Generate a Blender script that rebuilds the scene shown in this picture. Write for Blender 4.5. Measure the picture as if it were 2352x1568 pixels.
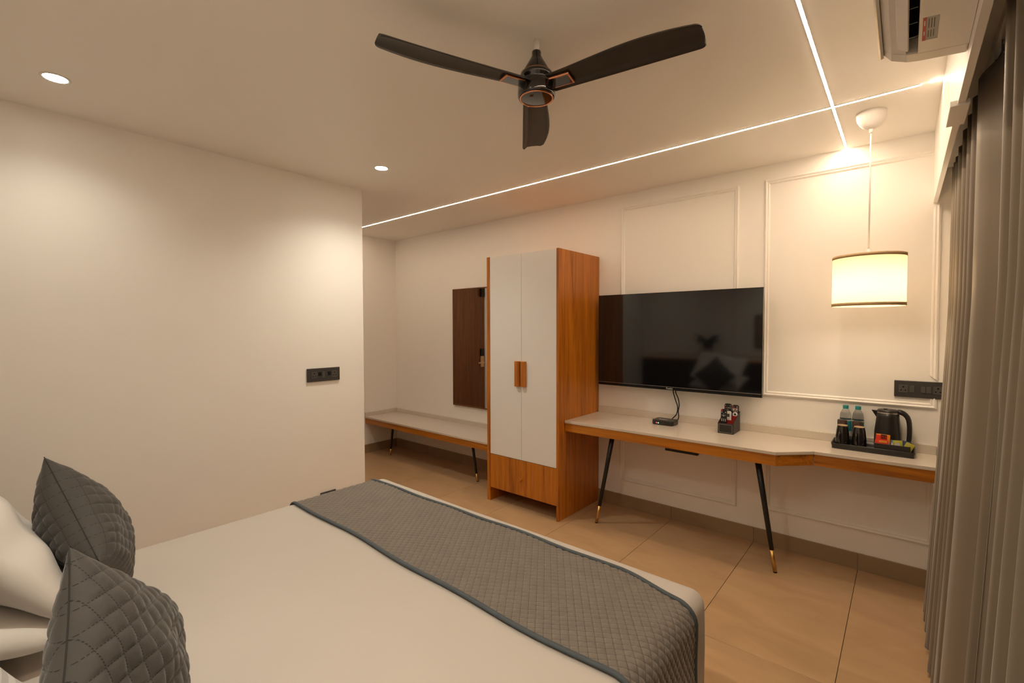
import bpy, bmesh, math, random
import numpy as np
from mathutils import Vector, Matrix
PI = math.pi
random.seed(7)
scene = bpy.context.scene
for o in list(bpy.data.objects):
    bpy.data.objects.remove(o)
COL = scene.collection

# ------------------------------------------------------------------ camera, world, exposure
def make_camera():
    yaw, pitch, roll = map(math.radians, (40.2222, -1.6422, -0.1069))
    fw = Vector((-math.sin(yaw) * math.cos(pitch), math.cos(yaw) * math.cos(pitch), math.sin(pitch)))
    rt = Vector((math.cos(yaw), math.sin(yaw), 0))
    up = rt.cross(fw)
    r2 = rt * math.cos(roll) + up * math.sin(roll)
    u2 = -rt * math.sin(roll) + up * math.cos(roll)
    cam = bpy.data.cameras.new('camera')
    cam.sensor_width = 36
    cam.lens = 36 * 1067.6355 / 2352
    cam.clip_start = 0.02
    o = bpy.data.objects.new('camera', cam)
    m = Matrix((r2, u2, -fw)).transposed().to_4x4()
    m.translation = Vector((0, -3.6394, 1.533))
    o.matrix_world = m
    COL.objects.link(o)
    scene.camera = o
make_camera()
world = bpy.data.worlds.new('world')
scene.world = world
world.use_nodes = True
world.node_tree.nodes['Background'].inputs[0].default_value = (0.02, 0.02, 0.03, 1)
world.node_tree.nodes['Background'].inputs[1].default_value = 0.2
scene.view_settings.view_transform = 'Standard'
scene.view_settings.look = 'None'
scene.view_settings.gamma = 1
scene.view_settings.use_curve_mapping = False
scene.view_settings.exposure = 0.80
scene.cycles.max_bounces = 7
scene.cycles.diffuse_bounces = 5
scene.cycles.glossy_bounces = 3
scene.cycles.transmission_bounces = 5
scene.cycles.caustics_reflective = False
scene.cycles.caustics_refractive = False
LED_COLOR = (1.0, 0.77, 0.56)
LED_POWER = (54.0, 86.0)   # strip along the television wall, strip over the bed
DOWN_COLOR = (1.0, 0.93, 0.78)
PENDANT_COLOR = (1.0, 0.83, 0.62)
PENDANT_POWER = 2.3

# ------------------------------------------------------------------ materials
MATS = {}
def nt(name):
    m = bpy.data.materials.new(name)
    m.use_nodes = True
    t = m.node_tree
    return m, t, t.nodes['Principled BSDF']
def N(t, kind, **kw):
    n = t.nodes.new(kind)
    for k, v in kw.items():
        setattr(n, k, v)
    return n
def mat(name, color, rough=0.5, metal=0.0, spec=0.5, var=0.0, vscale=6.0, bump=0.0, bscale=40.0, coat=0.0, stretch=None, trans=0.0, ior=1.45, sheen=0.0):
    if name in MATS:
        return MATS[name]
    m, t, b = nt(name)
    b.inputs['Base Color'].default_value = (*color, 1)
    b.inputs['Roughness'].default_value = rough
    b.inputs['Metallic'].default_value = metal
    b.inputs['Specular IOR Level'].default_value = spec
    b.inputs['Coat Weight'].default_value = coat
    b.inputs['Transmission Weight'].default_value = trans
    b.inputs['IOR'].default_value = ior
    b.inputs['Sheen Weight'].default_value = sheen
    tc = N(t, 'ShaderNodeTexCoord')
    src = tc.outputs['Object']
    if stretch:
        mp = N(t, 'ShaderNodeMapping')
        mp.inputs['Scale'].default_value = stretch
        t.links.new(src, mp.inputs['Vector'])
        src = mp.outputs['Vector']
    nz = N(t, 'ShaderNodeTexNoise')
    nz.inputs['Scale'].default_value = vscale
    nz.inputs['Detail'].default_value = 2
    t.links.new(src, nz.inputs['Vector'])
    if var > 0:
        mx = N(t, 'ShaderNodeMix', data_type='RGBA')
        mx.inputs[6].default_value = (*[c * (1 - var) for c in color], 1)
        mx.inputs[7].default_value = (*[min(1, c * (1 + var)) for c in color], 1)
        t.links.new(nz.outputs['Fac'], mx.inputs[0])
        t.links.new(mx.outputs[2], b.inputs['Base Color'])
    if bump > 0:
        n2 = N(t, 'ShaderNodeTexNoise')
        n2.inputs['Scale'].default_value = bscale
        n2.inputs['Detail'].default_value = 1
        t.links.new(src, n2.inputs['Vector'])
        bp = N(t, 'ShaderNodeBump')
        bp.inputs['Strength'].default_value = bump
        bp.inputs['Distance'].default_value = 0.01
        t.links.new(n2.outputs['Fac'], bp.inputs['Height'])
        t.links.new(bp.outputs['Normal'], b.inputs['Normal'])
    MATS[name] = m
    return m
def wood(name, dark, light, axis='z', rough=0.35, scale=1.0, coat=0.15):
    m, t, b = nt(name)
    tc = N(t, 'ShaderNodeTexCoord')
    oi = N(t, 'ShaderNodeObjectInfo')
    ad = N(t, 'ShaderNodeVectorMath', operation='ADD')
    mu = N(t, 'ShaderNodeMath', operation='MULTIPLY')
    mu.inputs[1].default_value = 7.0
    t.links.new(oi.outputs['Random'], mu.inputs[0])
    t.links.new(tc.outputs['Object'], ad.inputs[0])
    t.links.new(mu.outputs[0], ad.inputs[1])
    mp = N(t, 'ShaderNodeMapping')
    s = {'x': (0.7, 14, 14), 'y': (14, 0.7, 14), 'z': (14, 14, 0.7)}[axis]
    mp.inputs['Scale'].default_value = [q * scale for q in s]
    t.links.new(ad.outputs[0], mp.inputs['Vector'])
    n1 = N(t, 'ShaderNodeTexNoise')
    n1.inputs['Scale'].default_value = 1.3
    n1.inputs['Detail'].default_value = 7
    n1.inputs['Roughness'].default_value = 0.6
    n1.inputs['Distortion'].default_value = 1.2
    t.links.new(mp.outputs['Vector'], n1.inputs['Vector'])
    n2 = N(t, 'ShaderNodeTexNoise')
    n2.inputs['Scale'].default_value = 6
    n2.inputs['Detail'].default_value = 4
    t.links.new(mp.outputs['Vector'], n2.inputs['Vector'])
    mxf = N(t, 'ShaderNodeMath', operation='MULTIPLY_ADD')
    mxf.inputs[1].default_value = 0.35
    t.links.new(n2.outputs['Fac'], mxf.inputs[0])
    t.links.new(n1.outputs['Fac'], mxf.inputs[2])
    cr = N(t, 'ShaderNodeValToRGB')
    cr.color_ramp.elements[0].position = 0.42
    cr.color_ramp.elements[0].color = (*dark, 1)
    cr.color_ramp.elements[1].position = 0.82
    cr.color_ramp.elements[1].color = (*light, 1)
    t.links.new(mxf.outputs[0], cr.inputs['Fac'])
    t.links.new(cr.outputs['Color'], b.inputs['Base Color'])
    b.inputs['Roughness'].default_value = rough
    b.inputs['Coat Weight'].default_value = coat
    b.inputs['Coat Roughness'].default_value = 0.2
    MATS[name] = m
    return m
def emit(name, color, strength):
    m, t, b = nt(name)
    b.inputs['Base Color'].default_value = (*color, 1)
    b.inputs['Emission Color'].default_value = (*color, 1)
    b.inputs['Emission Strength'].default_value = strength
    MATS[name] = m
    return m
def quilt(name, color, dark, line=0.462, dashes=7.0, sheen=0.35):
    # the UV layer counts quilting cells; stitching runs along whole numbers as a row of dashes
    m, t, b = nt(name)
    uv = N(t, 'ShaderNodeUVMap', uv_map='quilt')
    sp = N(t, 'ShaderNodeSeparateXYZ')
    t.links.new(uv.outputs['UV'], sp.inputs[0])
    def dist(sock):
        f = N(t, 'ShaderNodeMath', operation='FRACT'); t.links.new(sock, f.inputs[0])
        s = N(t, 'ShaderNodeMath', operation='SUBTRACT'); t.links.new(f.outputs[0], s.inputs[0]); s.inputs[1].default_value = 0.5
        a = N(t, 'ShaderNodeMath', operation='ABSOLUTE'); t.links.new(s.outputs[0], a.inputs[0])
        g = N(t, 'ShaderNodeMath', operation='GREATER_THAN'); t.links.new(a.outputs[0], g.inputs[0]); g.inputs[1].default_value = line
        return g.outputs[0]
    def dash(sock):
        mu = N(t, 'ShaderNodeMath', operation='MULTIPLY'); t.links.new(sock, mu.inputs[0]); mu.inputs[1].default_value = dashes
        f = N(t, 'ShaderNodeMath', operation='FRACT'); t.links.new(mu.outputs[0], f.inputs[0])
        g = N(t, 'ShaderNodeMath', operation='LESS_THAN'); t.links.new(f.outputs[0], g.inputs[0]); g.inputs[1].default_value = 0.62
        return g.outputs[0]
    def mul(a, c):
        q = N(t, 'ShaderNodeMath', operation='MULTIPLY'); t.links.new(a, q.inputs[0]); t.links.new(c, q.inputs[1]); return q.outputs[0]
    l1 = mul(dist(sp.outputs['X']), dash(sp.outputs['Y']))
    l2 = mul(dist(sp.outputs['Y']), dash(sp.outputs['X']))
    mxx = N(t, 'ShaderNodeMath', operation='MAXIMUM'); t.links.new(l1, mxx.inputs[0]); t.links.new(l2, mxx.inputs[1])
    tc = N(t, 'ShaderNodeTexCoord')
    nz = N(t, 'ShaderNodeTexNoise'); nz.inputs['Scale'].default_value = 18; nz.inputs['Detail'].default_value = 4
    t.links.new(tc.outputs['Object'], nz.inputs['Vector'])
    cr = N(t, 'ShaderNodeMix', data_type='RGBA')
    cr.inputs[6].default_value = (*[c * 0.78 for c in color], 1); cr.inputs[7].default_value = (*[c * 1.22 for c in color], 1)
    t.links.new(nz.outputs['Fac'], cr.inputs[0])
    mx = N(t, 'ShaderNodeMix', data_type='RGBA')
    t.links.new(mxx.outputs[0], mx.inputs[0]); t.links.new(cr.outputs[2], mx.inputs[6]); mx.inputs[7].default_value = (*dark, 1)
    t.links.new(mx.outputs[2], b.inputs['Base Color'])
    fine = N(t, 'ShaderNodeTexNoise'); fine.inputs['Scale'].default_value = 500
    t.links.new(tc.outputs['Object'], fine.inputs['Vector'])
    bp = N(t, 'ShaderNodeBump'); bp.inputs['Strength'].default_value = 0.25; bp.inputs['Distance'].default_value = 0.002
    t.links.new(fine.outputs['Fac'], bp.inputs['Height']); t.links.new(bp.outputs['Normal'], b.inputs['Normal'])
    b.inputs['Roughness'].default_value = 0.75
    b.inputs['Sheen Weight'].default_value = sheen
    b.inputs['Sheen Roughness'].default_value = 0.4
    MATS[name] = m
    return m
def tile_mat(name, c0, c1, rough):
    m, t, b = nt(name)
    tc = N(t, 'ShaderNodeTexCoord'); oi = N(t, 'ShaderNodeObjectInfo')
    mu = N(t, 'ShaderNodeMath', operation='MULTIPLY'); mu.inputs[1].default_value = 31.0
    t.links.new(oi.outputs['Random'], mu.inputs[0])
    ad = N(t, 'ShaderNodeVectorMath', operation='ADD')
    t.links.new(tc.outputs['Object'], ad.inputs[0]); t.links.new(mu.outputs[0], ad.inputs[1])
    mp = N(t, 'ShaderNodeMapping'); mp.inputs['Scale'].default_value = (1.0, 2.2, 1.0)
    t.links.new(ad.outputs[0], mp.inputs['Vector'])
    nz = N(t, 'ShaderNodeTexNoise'); nz.inputs['Scale'].default_value = 2.6; nz.inputs['Detail'].default_value = 7
    nz.inputs['Roughness'].default_value = 0.58; nz.inputs['Distortion'].default_value = 0.6
    t.links.new(mp.outputs['Vector'], nz.inputs['Vector'])
    cr = N(t, 'ShaderNodeValToRGB')
    cr.color_ramp.elements[0].position = 0.3; cr.color_ramp.elements[0].color = (*c0, 1)
    cr.color_ramp.elements[1].position = 0.7; cr.color_ramp.elements[1].color = (*c1, 1)
    t.links.new(nz.outputs['Fac'], cr.inputs['Fac']); t.links.new(cr.outputs['Color'], b.inputs['Base Color'])
    b.inputs['Roughness'].default_value = rough
    MATS[name] = m
    return m

PAINT = mat('wall_paint', (0.87, 0.84, 0.79), 0.42, spec=0.35, var=0.015, vscale=1.5)
CEILP = mat('ceiling_paint', (0.88, 0.845, 0.79), 0.45, spec=0.35, var=0.015, vscale=1.2)
TRIMP = mat('moulding_paint', (0.88, 0.85, 0.80), 0.38, spec=0.4)
TILE = tile_mat('floor_tile_stone', (0.42, 0.272, 0.145), (0.53, 0.345, 0.186), 0.28)
SKIRT = tile_mat('skirting_stone', (0.27, 0.185, 0.108), (0.345, 0.235, 0.136), 0.3)
GROUT = mat('grout', (0.06, 0.045, 0.03), 0.9)
WOODZ = wood('teak_upright', (0.24, 0.062, 0.002), (0.54, 0.178, 0.008), 'z', 0.38)
WOODX = wood('teak_lengthwise', (0.27, 0.080, 0.003), (0.56, 0.200, 0.012), 'x', 0.38)
DOORW = wood('dark_veneer', (0.085, 0.026, 0.007), (0.19, 0.068, 0.020), 'z', 0.3)
LAMW = mat('white_laminate', (0.78, 0.77, 0.75), 0.35, spec=0.4)
QUARTZ = mat('pale_quartz', (0.64, 0.575, 0.49), 0.12, spec=0.5, var=0.03, vscale=60)
BLACKM = mat('black_metal', (0.012, 0.012, 0.013), 0.35, spec=0.5)
BRASS = mat('brass', (0.72, 0.45, 0.16), 0.28, metal=1.0)
GOLD = mat('pale_gold', (0.80, 0.58, 0.34), 0.3, metal=1.0)
COPPER = mat('copper', (0.80, 0.36, 0.20), 0.25, metal=1.0)
RUBBER = mat('black_rubber', (0.01, 0.01, 0.01), 0.8)
GREYP = mat('dark_grey_plastic', (0.046, 0.042, 0.040), 0.35)
GREYP2 = mat('mid_grey_plastic', (0.075, 0.07, 0.066), 0.3)
HOLE = mat('socket_hole', (0.002, 0.002, 0.002), 0.9)
WHITEP = mat('white_plastic', (0.70, 0.67, 0.63), 0.3)
FANB = mat('fan_blade_brown', (0.030, 0.023, 0.017), 0.45, var=0.15, vscale=8)
FANG = mat('fan_gloss_black', (0.010, 0.008, 0.007), 0.08, coat=0.6)
SCREEN = mat('screen_glass', (0.004, 0.004, 0.005), 0.06, spec=0.95)
BEZEL = mat('bezel_black', (0.006, 0.006, 0.006), 0.18)
STEEL = mat('brushed_steel', (0.5, 0.48, 0.46), 0.3, metal=1.0)
MIRROR = mat('mirror_silver', (0.86, 0.85, 0.83), 0.01, metal=1.0)
LINEN = mat('white_linen', (0.48, 0.44, 0.395), 0.8, spec=0.2, var=0.02, vscale=4, bump=0.12, bscale=14, sheen=0.1)
PILLOWC = mat('pillow_cotton', (0.62, 0.59, 0.555), 0.8, spec=0.2, bump=0.8, bscale=8, sheen=0.1)
PIPING = mat('blue_grey_piping', (0.060, 0.075, 0.085), 0.7, var=0.15, vscale=40)
QRUN = quilt('runner_quilt', (0.150, 0.128, 0.104), (0.030, 0.025, 0.020))
QCUS = quilt('cushion_quilt', (0.047, 0.042, 0.037), (0.005, 0.0045, 0.004), 0.477, 6.0, 0.2)
CURT = mat('curtain_satin', (0.160, 0.128, 0.086), 0.42, spec=0.4, var=0.06, vscale=3, bump=0.12, bscale=6, sheen=0.25, stretch=(1, 1, 0.4))
LINING = mat('black_lining', (0.006, 0.006, 0.006), 0.9)
LEATHER = mat('black_leatherette', (0.020, 0.017, 0.015), 0.4, bump=0.3, bscale=220)
STITCH = mat('grey_stitching', (0.25, 0.23, 0.21), 0.6)
REDV = mat('red_lining', (0.30, 0.012, 0.008), 0.6)
UPH = mat('dark_upholstery', (0.022, 0.018, 0.016), 0.7, bump=0.1, bscale=150)
def stripe_mat():
    m, t, b = nt('striped_satin')
    uv = N(t, 'ShaderNodeUVMap', uv_map='quilt')
    sp = N(t, 'ShaderNodeSeparateXYZ'); t.links.new(uv.outputs['UV'], sp.inputs[0])
    f = N(t, 'ShaderNodeMath', operation='FRACT'); t.links.new(sp.outputs['Y'], f.inputs[0])
    g = N(t, 'ShaderNodeMath', operation='GREATER_THAN'); t.links.new(f.outputs[0], g.inputs[0]); g.inputs[1].default_value = 0.5
    mx = N(t, 'ShaderNodeMix', data_type='RGBA'); t.links.new(g.outputs[0], mx.inputs[0])
    mx.inputs[6].default_value = (0.50, 0.475, 0.45, 1); mx.inputs[7].default_value = (0.66, 0.63, 0.60, 1)
    t.links.new(mx.outputs[2], b.inputs['Base Color'])
    b.inputs['Roughness'].default_value = 0.6
    return m
STRIPE = stripe_mat()

# ------------------------------------------------------------------ mesh helpers
class MB:
    def __init__(self):
        self.v = []; self.f = []; self.sm = []; self.uv = None
    def add(self, vs, fs, smooth=False):
        n = len(self.v)
        self.v += [tuple(p) for p in vs]
        self.f += [tuple(i + n for i in f) for f in fs]
        self.sm += [smooth] * len(fs)
        return self
    def box(self, a, b):
        x0, y0, z0 = [min(a[i], b[i]) for i in range(3)]; x1, y1, z1 = [max(a[i], b[i]) for i in range(3)]
        vs = [(x0, y0, z0), (x1, y0, z0), (x1, y1, z0), (x0, y1, z0), (x0, y0, z1), (x1, y0, z1), (x1, y1, z1), (x0, y1, z1)]
        return self.add(vs, [(0, 3, 2, 1), (4, 5, 6, 7), (0, 1, 5, 4), (1, 2, 6, 5), (2, 3, 7, 6), (3, 0, 4, 7)])
    def prism(self, poly, z0, z1):
        # poly: list of (x, y), counter clockwise
        n = len(poly)
        vs = [(x, y, z0) for x, y in poly] + [(x, y, z1) for x, y in poly]
        fs = [tuple(range(n - 1, -1, -1)), tuple(range(n, 2 * n))] + [(i, (i + 1) % n, n + (i + 1) % n, n + i) for i in range(n)]
        return self.add(vs, fs)
    def extrude(self, poly, axis, a, b, smooth=False):
        # poly in the plane across the axis, extruded from a to b along it
        n = len(poly)
        def P(p, w):
            return {'x': (w, p[0], p[1]), 'y': (p[0], w, p[1]), 'z': (p[0], p[1], w)}[axis]
        vs = [P(p, a) for p in poly] + [P(p, b) for p in poly]
        m = len(self.v)
        self.add(vs, [(i, (i + 1) % n, n + (i + 1) % n, n + i) for i in range(n)], smooth)
        self.f += [tuple(m + i for i in range(n - 1, -1, -1)), tuple(m + n + i for i in range(n))]; self.sm += [False, False]
        return self
    def lathe(self, prof, c=(0, 0, 0), seg=32, smooth=True, close=True, sx=1.0, sy=1.0):
        # prof: list of (r, z)
        vs = []
        for r, z in prof:
            for k in range(seg):
                a = 2 * PI * k / seg
                vs.append((c[0] + sx * r * math.cos(a), c[1] + sy * r * math.sin(a), c[2] + z))
        fs = [(i * seg + k, i * seg + (k + 1) % seg, (i + 1) * seg + (k + 1) % seg, (i + 1) * seg + k) for i in range(len(prof) - 1) for k in range(seg)]
        m = len(self.v)
        self.add(vs, fs, smooth)
        if close:
            self.f += [tuple(m + k for k in range(seg - 1, -1, -1)), tuple(m + (len(prof) - 1) * seg + k for k in range(seg))]; self.sm += [False, False]
        return self
    def tube(self, pts, r, seg=10, smooth=True, sect=None):
        pts = [Vector(p) for p in pts]
        rs = r if isinstance(r, (list, tuple)) else [r] * len(pts)
        vs = []; up = None
        for i, p in enumerate(pts):
            d = (pts[min(i + 1, len(pts) - 1)] - pts[max(i - 1, 0)]).normalized()
            if up is None:
                up = Vector((0, 0, 1)) if abs(d.z) < 0.9 else Vector((1, 0, 0))
            a = d.cross(up).normalized(); up = a.cross(d).normalized()
            for k in range(seg):
                t = 2 * PI * k / seg
                ca, sa = math.cos(t), math.sin(t)
                if sect:
                    ca *= sect[0]; sa *= sect[1]
                vs.append(p + (a * ca + up * sa) * rs[i])
        n = len(pts)
        fs = [(i * seg + k, i * seg + (k + 1) % seg, (i + 1) * seg + (k + 1) % seg, (i + 1) * seg + k) for i in range(n - 1) for k in range(seg)]
        m = len(self.v)
        self.add(vs, fs, smooth)
        self.f += [tuple(m + k for k in range(seg - 1, -1, -1)), tuple(m + (n - 1) * seg + k for k in range(seg))]; self.sm += [False, False]
        return self
    def grid(self, P, smooth=True, wrap=False):
        # P[i][j] points
        h = len(P); w = len(P[0])
        vs = [p for row in P for p in row]
        fs = [(i * w + j, i * w + j + 1, (i + 1) * w + j + 1, (i + 1) * w + j) for i in range(h - 1) for j in range(w - 1)]
        return self.add(vs, fs, smooth)
    def xform(self, M):
        self.v = [tuple(M @ Vector(p)) for p in self.v]
        return self
    def build(self, name, material, parent=None, bevel=0.0, seg=2, solid=0.0, uv=None, subsurf=0, recalc=True):
        o0 = origin(parent)
        me = bpy.data.meshes.new(name)
        me.from_pydata([(p[0] - o0[0], p[1] - o0[1], p[2] - o0[2]) for p in self.v], [], self.f)
        me.polygons.foreach_set('use_smooth', self.sm)
        if uv is not None:
            lay = me.uv_layers.new(name='quilt')
            vi = np.empty(len(me.loops), dtype=np.int32); me.loops.foreach_get('vertex_index', vi)
            lay.data.foreach_set('uv', np.array(uv, dtype=np.float32)[vi].ravel())
        me.materials.append(material)
        if recalc:
            bm = bmesh.new(); bm.from_mesh(me)
            bmesh.ops.recalc_face_normals(bm, faces=bm.faces)
            bm.to_mesh(me); bm.free()
        me.update()
        o = bpy.data.objects.new(name, me)
        COL.objects.link(o)
        if parent is not None:
            o.parent = parent
        if bevel > 0:
            b = o.modifiers.new('bevel', 'BEVEL'); b.width = bevel; b.segments = seg; b.limit_method = 'ANGLE'; b.angle_limit = math.radians(40)
        if solid > 0:
            s = o.modifiers.new('solid', 'SOLIDIFY'); s.thickness = solid; s.offset = -1
        if subsurf:
            s = o.modifiers.new('subsurf', 'SUBSURF'); s.levels = subsurf; s.render_levels = subsurf
        return o
def origin(o):
    p = Vector((0, 0, 0))
    while o is not None:
        p = p + o.location; o = o.parent
    return p
def thing(name, label, cat, loc, group=None):
    o = bpy.data.objects.new(name, None)
    o.empty_display_size = 0.05
    COL.objects.link(o); o.location = loc
    return tag(o, label, cat, group)
def tag(o, label=None, cat=None, group=None, kind=None):
    if label: o['label'] = label
    if cat: o['category'] = cat
    if group: o['group'] = group
    if kind: o['kind'] = kind
    return o
def structure(o, label=None):
    o['kind'] = 'structure'
    if label: o['label'] = label
    return o
def copy_tree(o, loc=None, parent=None):
    c = o.copy(); COL.objects.link(c); c.parent = parent
    if loc is not None: c.location = loc
    for ch in list(o.children): copy_tree(ch, None, c)
    return c
def box(name, a, b, m, parent=None, bevel=0.0):
    return MB().box(a, b).build(name, m, parent, bevel)
def text_mesh(name, body, size, material, parent, M, depth=0.0004):
    cu = bpy.data.curves.new(name, 'FONT'); cu.body = body; cu.size = size; cu.align_x = 'CENTER'; cu.align_y = 'CENTER'; cu.extrude = depth
    tmp = bpy.data.objects.new(name + '_curve', cu); COL.objects.link(tmp)
    dg = bpy.context.evaluated_depsgraph_get()
    me = bpy.data.meshes.new_from_object(tmp.evaluated_get(dg))
    bpy.data.objects.remove(tmp)
    me.transform(M); me.transform(Matrix.Translation(-origin(parent)))
    me.materials.clear(); me.materials.append(material)
    o = bpy.data.objects.new(name, me); COL.objects.link(o); o.parent = parent
    return o

# ------------------------------------------------------------------ the room
ZC = 2.663
XL, XP, XR = -5.05, -3.417, 0.36          # far end of the entry passage, partition face, window wall
YB = -4.06; YP = -1.50; YC = -1.86        # wall behind the bed, partition end, passage side wall
def room():
    fl = structure(box('floor', (XL - 0.12, YB - 0.12, -0.08), (XR + 0.12, 0.12, -0.004), GROUT), 'beige stone tiled floor with dark joints')
    xe = [XL] + [-0.205 - 0.6 * k for k in range(8, -1, -1) if -0.205 - 0.6 * k > XL + 0.05] + [XR]
    ye = [0.0, -1.278, -2.478, -3.678, YB]
    cache = {}
    for i in range(len(xe) - 1):
        for j in range(4):
            x0, x1, y1, y0 = xe[i], xe[i + 1], ye[j], ye[j + 1]
            if x1 < XP - 0.2 and j >= 2: continue
            g = 0.0013
            w, d = x1 - x0 - 2 * g, y1 - y0 - 2 * g
            key = (round(w, 3), round(d, 3))
            if key not in cache:
                o = MB().box((-w / 2, -d / 2, -0.006), (w / 2, d / 2, 0.0)).build('floor_tile', TILE, fl)
                b = o.modifiers.new('bevel', 'BEVEL'); b.width = 0.0008; b.segments = 1
                cache[key] = o
            else:
                o = cache[key].copy(); COL.objects.link(o); o.parent = fl
            o.location = ((x0 + x1) / 2, (y0 + y1) / 2, 0)
    structure(box('ceiling', (XL - 0.12, YB - 0.12, ZC), (XR + 0.12, 0.12, ZC + 0.08), CEILP), 'plain warm white ceiling')
    structure(box('wall_front', (XL - 0.12, 0, -0.004), (XR + 0.12, 0.12, ZC), PAINT), 'off white wall carrying the television and mouldings')
    # partition and the side of the passage, one L of masonry
    structure(MB().prism([(XP, YB), (XP, YP), (XP - 0.13, YP), (XP - 0.13, YC), (XL, YC), (XL, YC - 0.1), (XP - 0.23, YC - 0.1), (XP - 0.23, YB)], 0.0, ZC).build('wall_left', PAINT), 'plain off white partition beside the bed')
    m = MB()
    m.box((XL - 0.12, YC - 0.1, 0), (XL, -1.74, ZC)); m.box((XL - 0.12, -0.80, 0), (XL, 0, ZC)); m.box((XL - 0.12, -1.74, 2.26), (XL, -0.80, ZC))
    structure(m.build('wall_entry', PAINT), 'end wall of the passage holding the dark door')
    structure(box('wall_back', (XP - 0.23, YB - 0.12, 0), (XR + 0.12, YB, ZC), PAINT), 'wall behind the headboard')
    structure(box('wall_right', (XR, YB, 0), (XR + 0.12, 0, ZC), PAINT), 'window side wall behind the curtain')
    # skirting tiles
    def skirt(name, side, runs):
        s = None
        for (a, b) in runs:
            for k in range(len(a) - 1):
                p, q = a[k], a[k + 1]
                g = 0.001
                bx = MB()
                if side == 'front': bx.box((p + g, -0.012, 0.0), (q - g, 0, 0.104))
                elif side == 'entry': bx.box((XL, p + g, 0.0), (XL + 0.012, q - g, 0.104))
                else: bx.box((XP, p + g, 0.0), (XP + 0.012, q - g, 0.104))
                if s is None:
                    s = bpy.data.objects.new(name, None); COL.objects.link(s); structure(s, 'beige stone skirting')
                bx.build('skirting_tile', SKIRT, s, 0.0008, 1)
    skirt('baseboard_front', 'front', [(xe, 0)])
    skirt('baseboard_entry', 'entry', [([-0.80, -0.60, 0.0 - 0.013], 0)])
    skirt('baseboard_left', 'left', [([YB, -3.3, -2.7, -2.1, YP], 0)])
    # wall mouldings: four mitred frames
    prof = [(0.0, 0.0), (0.004, 0.012), (0.012, 0.017), (0.018, 0.013), (0.021, 0.008), (0.027, 0.011), (0.032, 0.007), (0.036, 0.0)]
    def frame(n, label, x0, x1, z0, z1, sides='LTRB', gap=None):
        root = bpy.data.objects.new('trim_%d' % n, None); COL.objects.link(root); root.location = (x0, 0, z0); structure(root, label)
        def rail(side, e0=0.0, e1=1.0):
            rings = []
            for t in (e0, e1):
                ring = []
                for (w, d) in prof:
                    xi0, xi1, zi0, zi1 = x0 + w, x1 - w, z0 + w, z1 - w
                    if side == 'L': p = (xi0, -d, zi0 + (zi1 - zi0) * t)
                    if side == 'R': p = (xi1, -d, zi0 + (zi1 - zi0) * t)
                    if side == 'T': p = (xi0 + (xi1 - xi0) * t, -d, zi1)
                    if side == 'B': p = (xi0 + (xi1 - xi0) * t, -d, zi0)
                    ring.append(p)
                rings.append(ring)
            n_ = len(prof)
            vs = rings[0] + rings[1]
            fs = [(i, i + 1, n_ + i + 1, n_ + i) for i in range(n_ - 1)] + [(n_ - 1, 0, n_, 2 * n_ - 1), tuple(range(n_)), tuple(range(2 * n_ - 1, n_ - 1, -1))]
            MB().add(vs, fs).build('moulding_rail', TRIMP, root)
        for s in 'LTB': rail(s)
        if gap:
            rail('R', 0.0, gap[0]); rail('R', gap[1], gap[2])
        else: rail('R')
    frame(1, 'tall moulded panel above the television', -1.858, -0.924, 1.12, 2.558)
    frame(2, 'moulded panel behind the pendant lamp', -0.764, 0.150, 1.055, 2.560, gap=(0.035, 0.112, 0.79))
    frame(3, 'low moulded panel under the long side of the desk', -1.858, -0.924, 0.225, 0.68)
    frame(4, 'low moulded panel under the short side of the desk', -0.742, 0.150, 0.250, 0.68)
    # pelmet board hiding the curtain track
    pr = bpy.data.objects.new('trim_5', None); COL.objects.link(pr); pr.location = (0.12, -2, 2.25); structure(pr, 'white pelmet board along the window side')
    MB().prism([(0.112, -0.001), (0.124, YB + 0.01), (0.142, YB + 0.01), (0.130, -0.001)], 2.25, ZC - 0.001).build('pelmet_board', PAINT, pr)
    MB().box((0.098, -1.56, 2.243), (0.146, -1.36, 2.262)).build('joint_cover', TRIMP, pr, 0.002)
    structure(box('trim_6', (0.131, YB + 0.01, 2.44), (XR, -0.001, 2.46), PAINT), 'lowered ceiling of the curtain pocket')
room()

def entry_door():
    d = bpy.data.objects.new('door_1', None); COL.objects.link(d); d.location = (XL, -1.27, 0); structure(d, 'dark wooden entrance door with electronic lock, seen in the mirror')
    fr = MB()
    fr.box((XL - 0.10, -1.735, 0.0), (XL + 0.012, -1.70, 2.255)); fr.box((XL - 0.10, -0.84, 0.0), (XL + 0.012, -0.805, 2.255)); fr.box((XL - 0.10, -1.70, 2.215), (XL + 0.012, -0.84, 2.255))
    fr.build('door_frame', LAMW, d, 0.003)
    leaf = box('door_leaf', (XL - 0.045, -1.697, 0.005), (XL - 0.003, -0.843, 2.212), DOORW, d, 0.002)
    box('lock_reader', (XL - 0.004, -1.665, 1.10), (XL + 0.022, -1.595, 1.215), BEZEL, leaf, 0.004)
    box('lock_plate', (XL - 0.004, -1.665, 0.93), (XL + 0.018, -1.595, 1.10), GOLD, leaf, 0.003)
    m = MB().tube([(XL + 0.015, -1.63, 1.0), (XL + 0.055, -1.63, 1.0)], 0.012, 12)
    m.box((XL + 0.045, -1.64, 0.988), (XL + 0.062, -1.50, 1.010))
    m.build('lever_handle', GOLD, leaf, 0.002)
    box('door_closer', (XL - 0.004, -1.66, 2.02), (XL + 0.045, -1.59, 2.16), BEZEL, leaf, 0.006)
entry_door()

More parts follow.
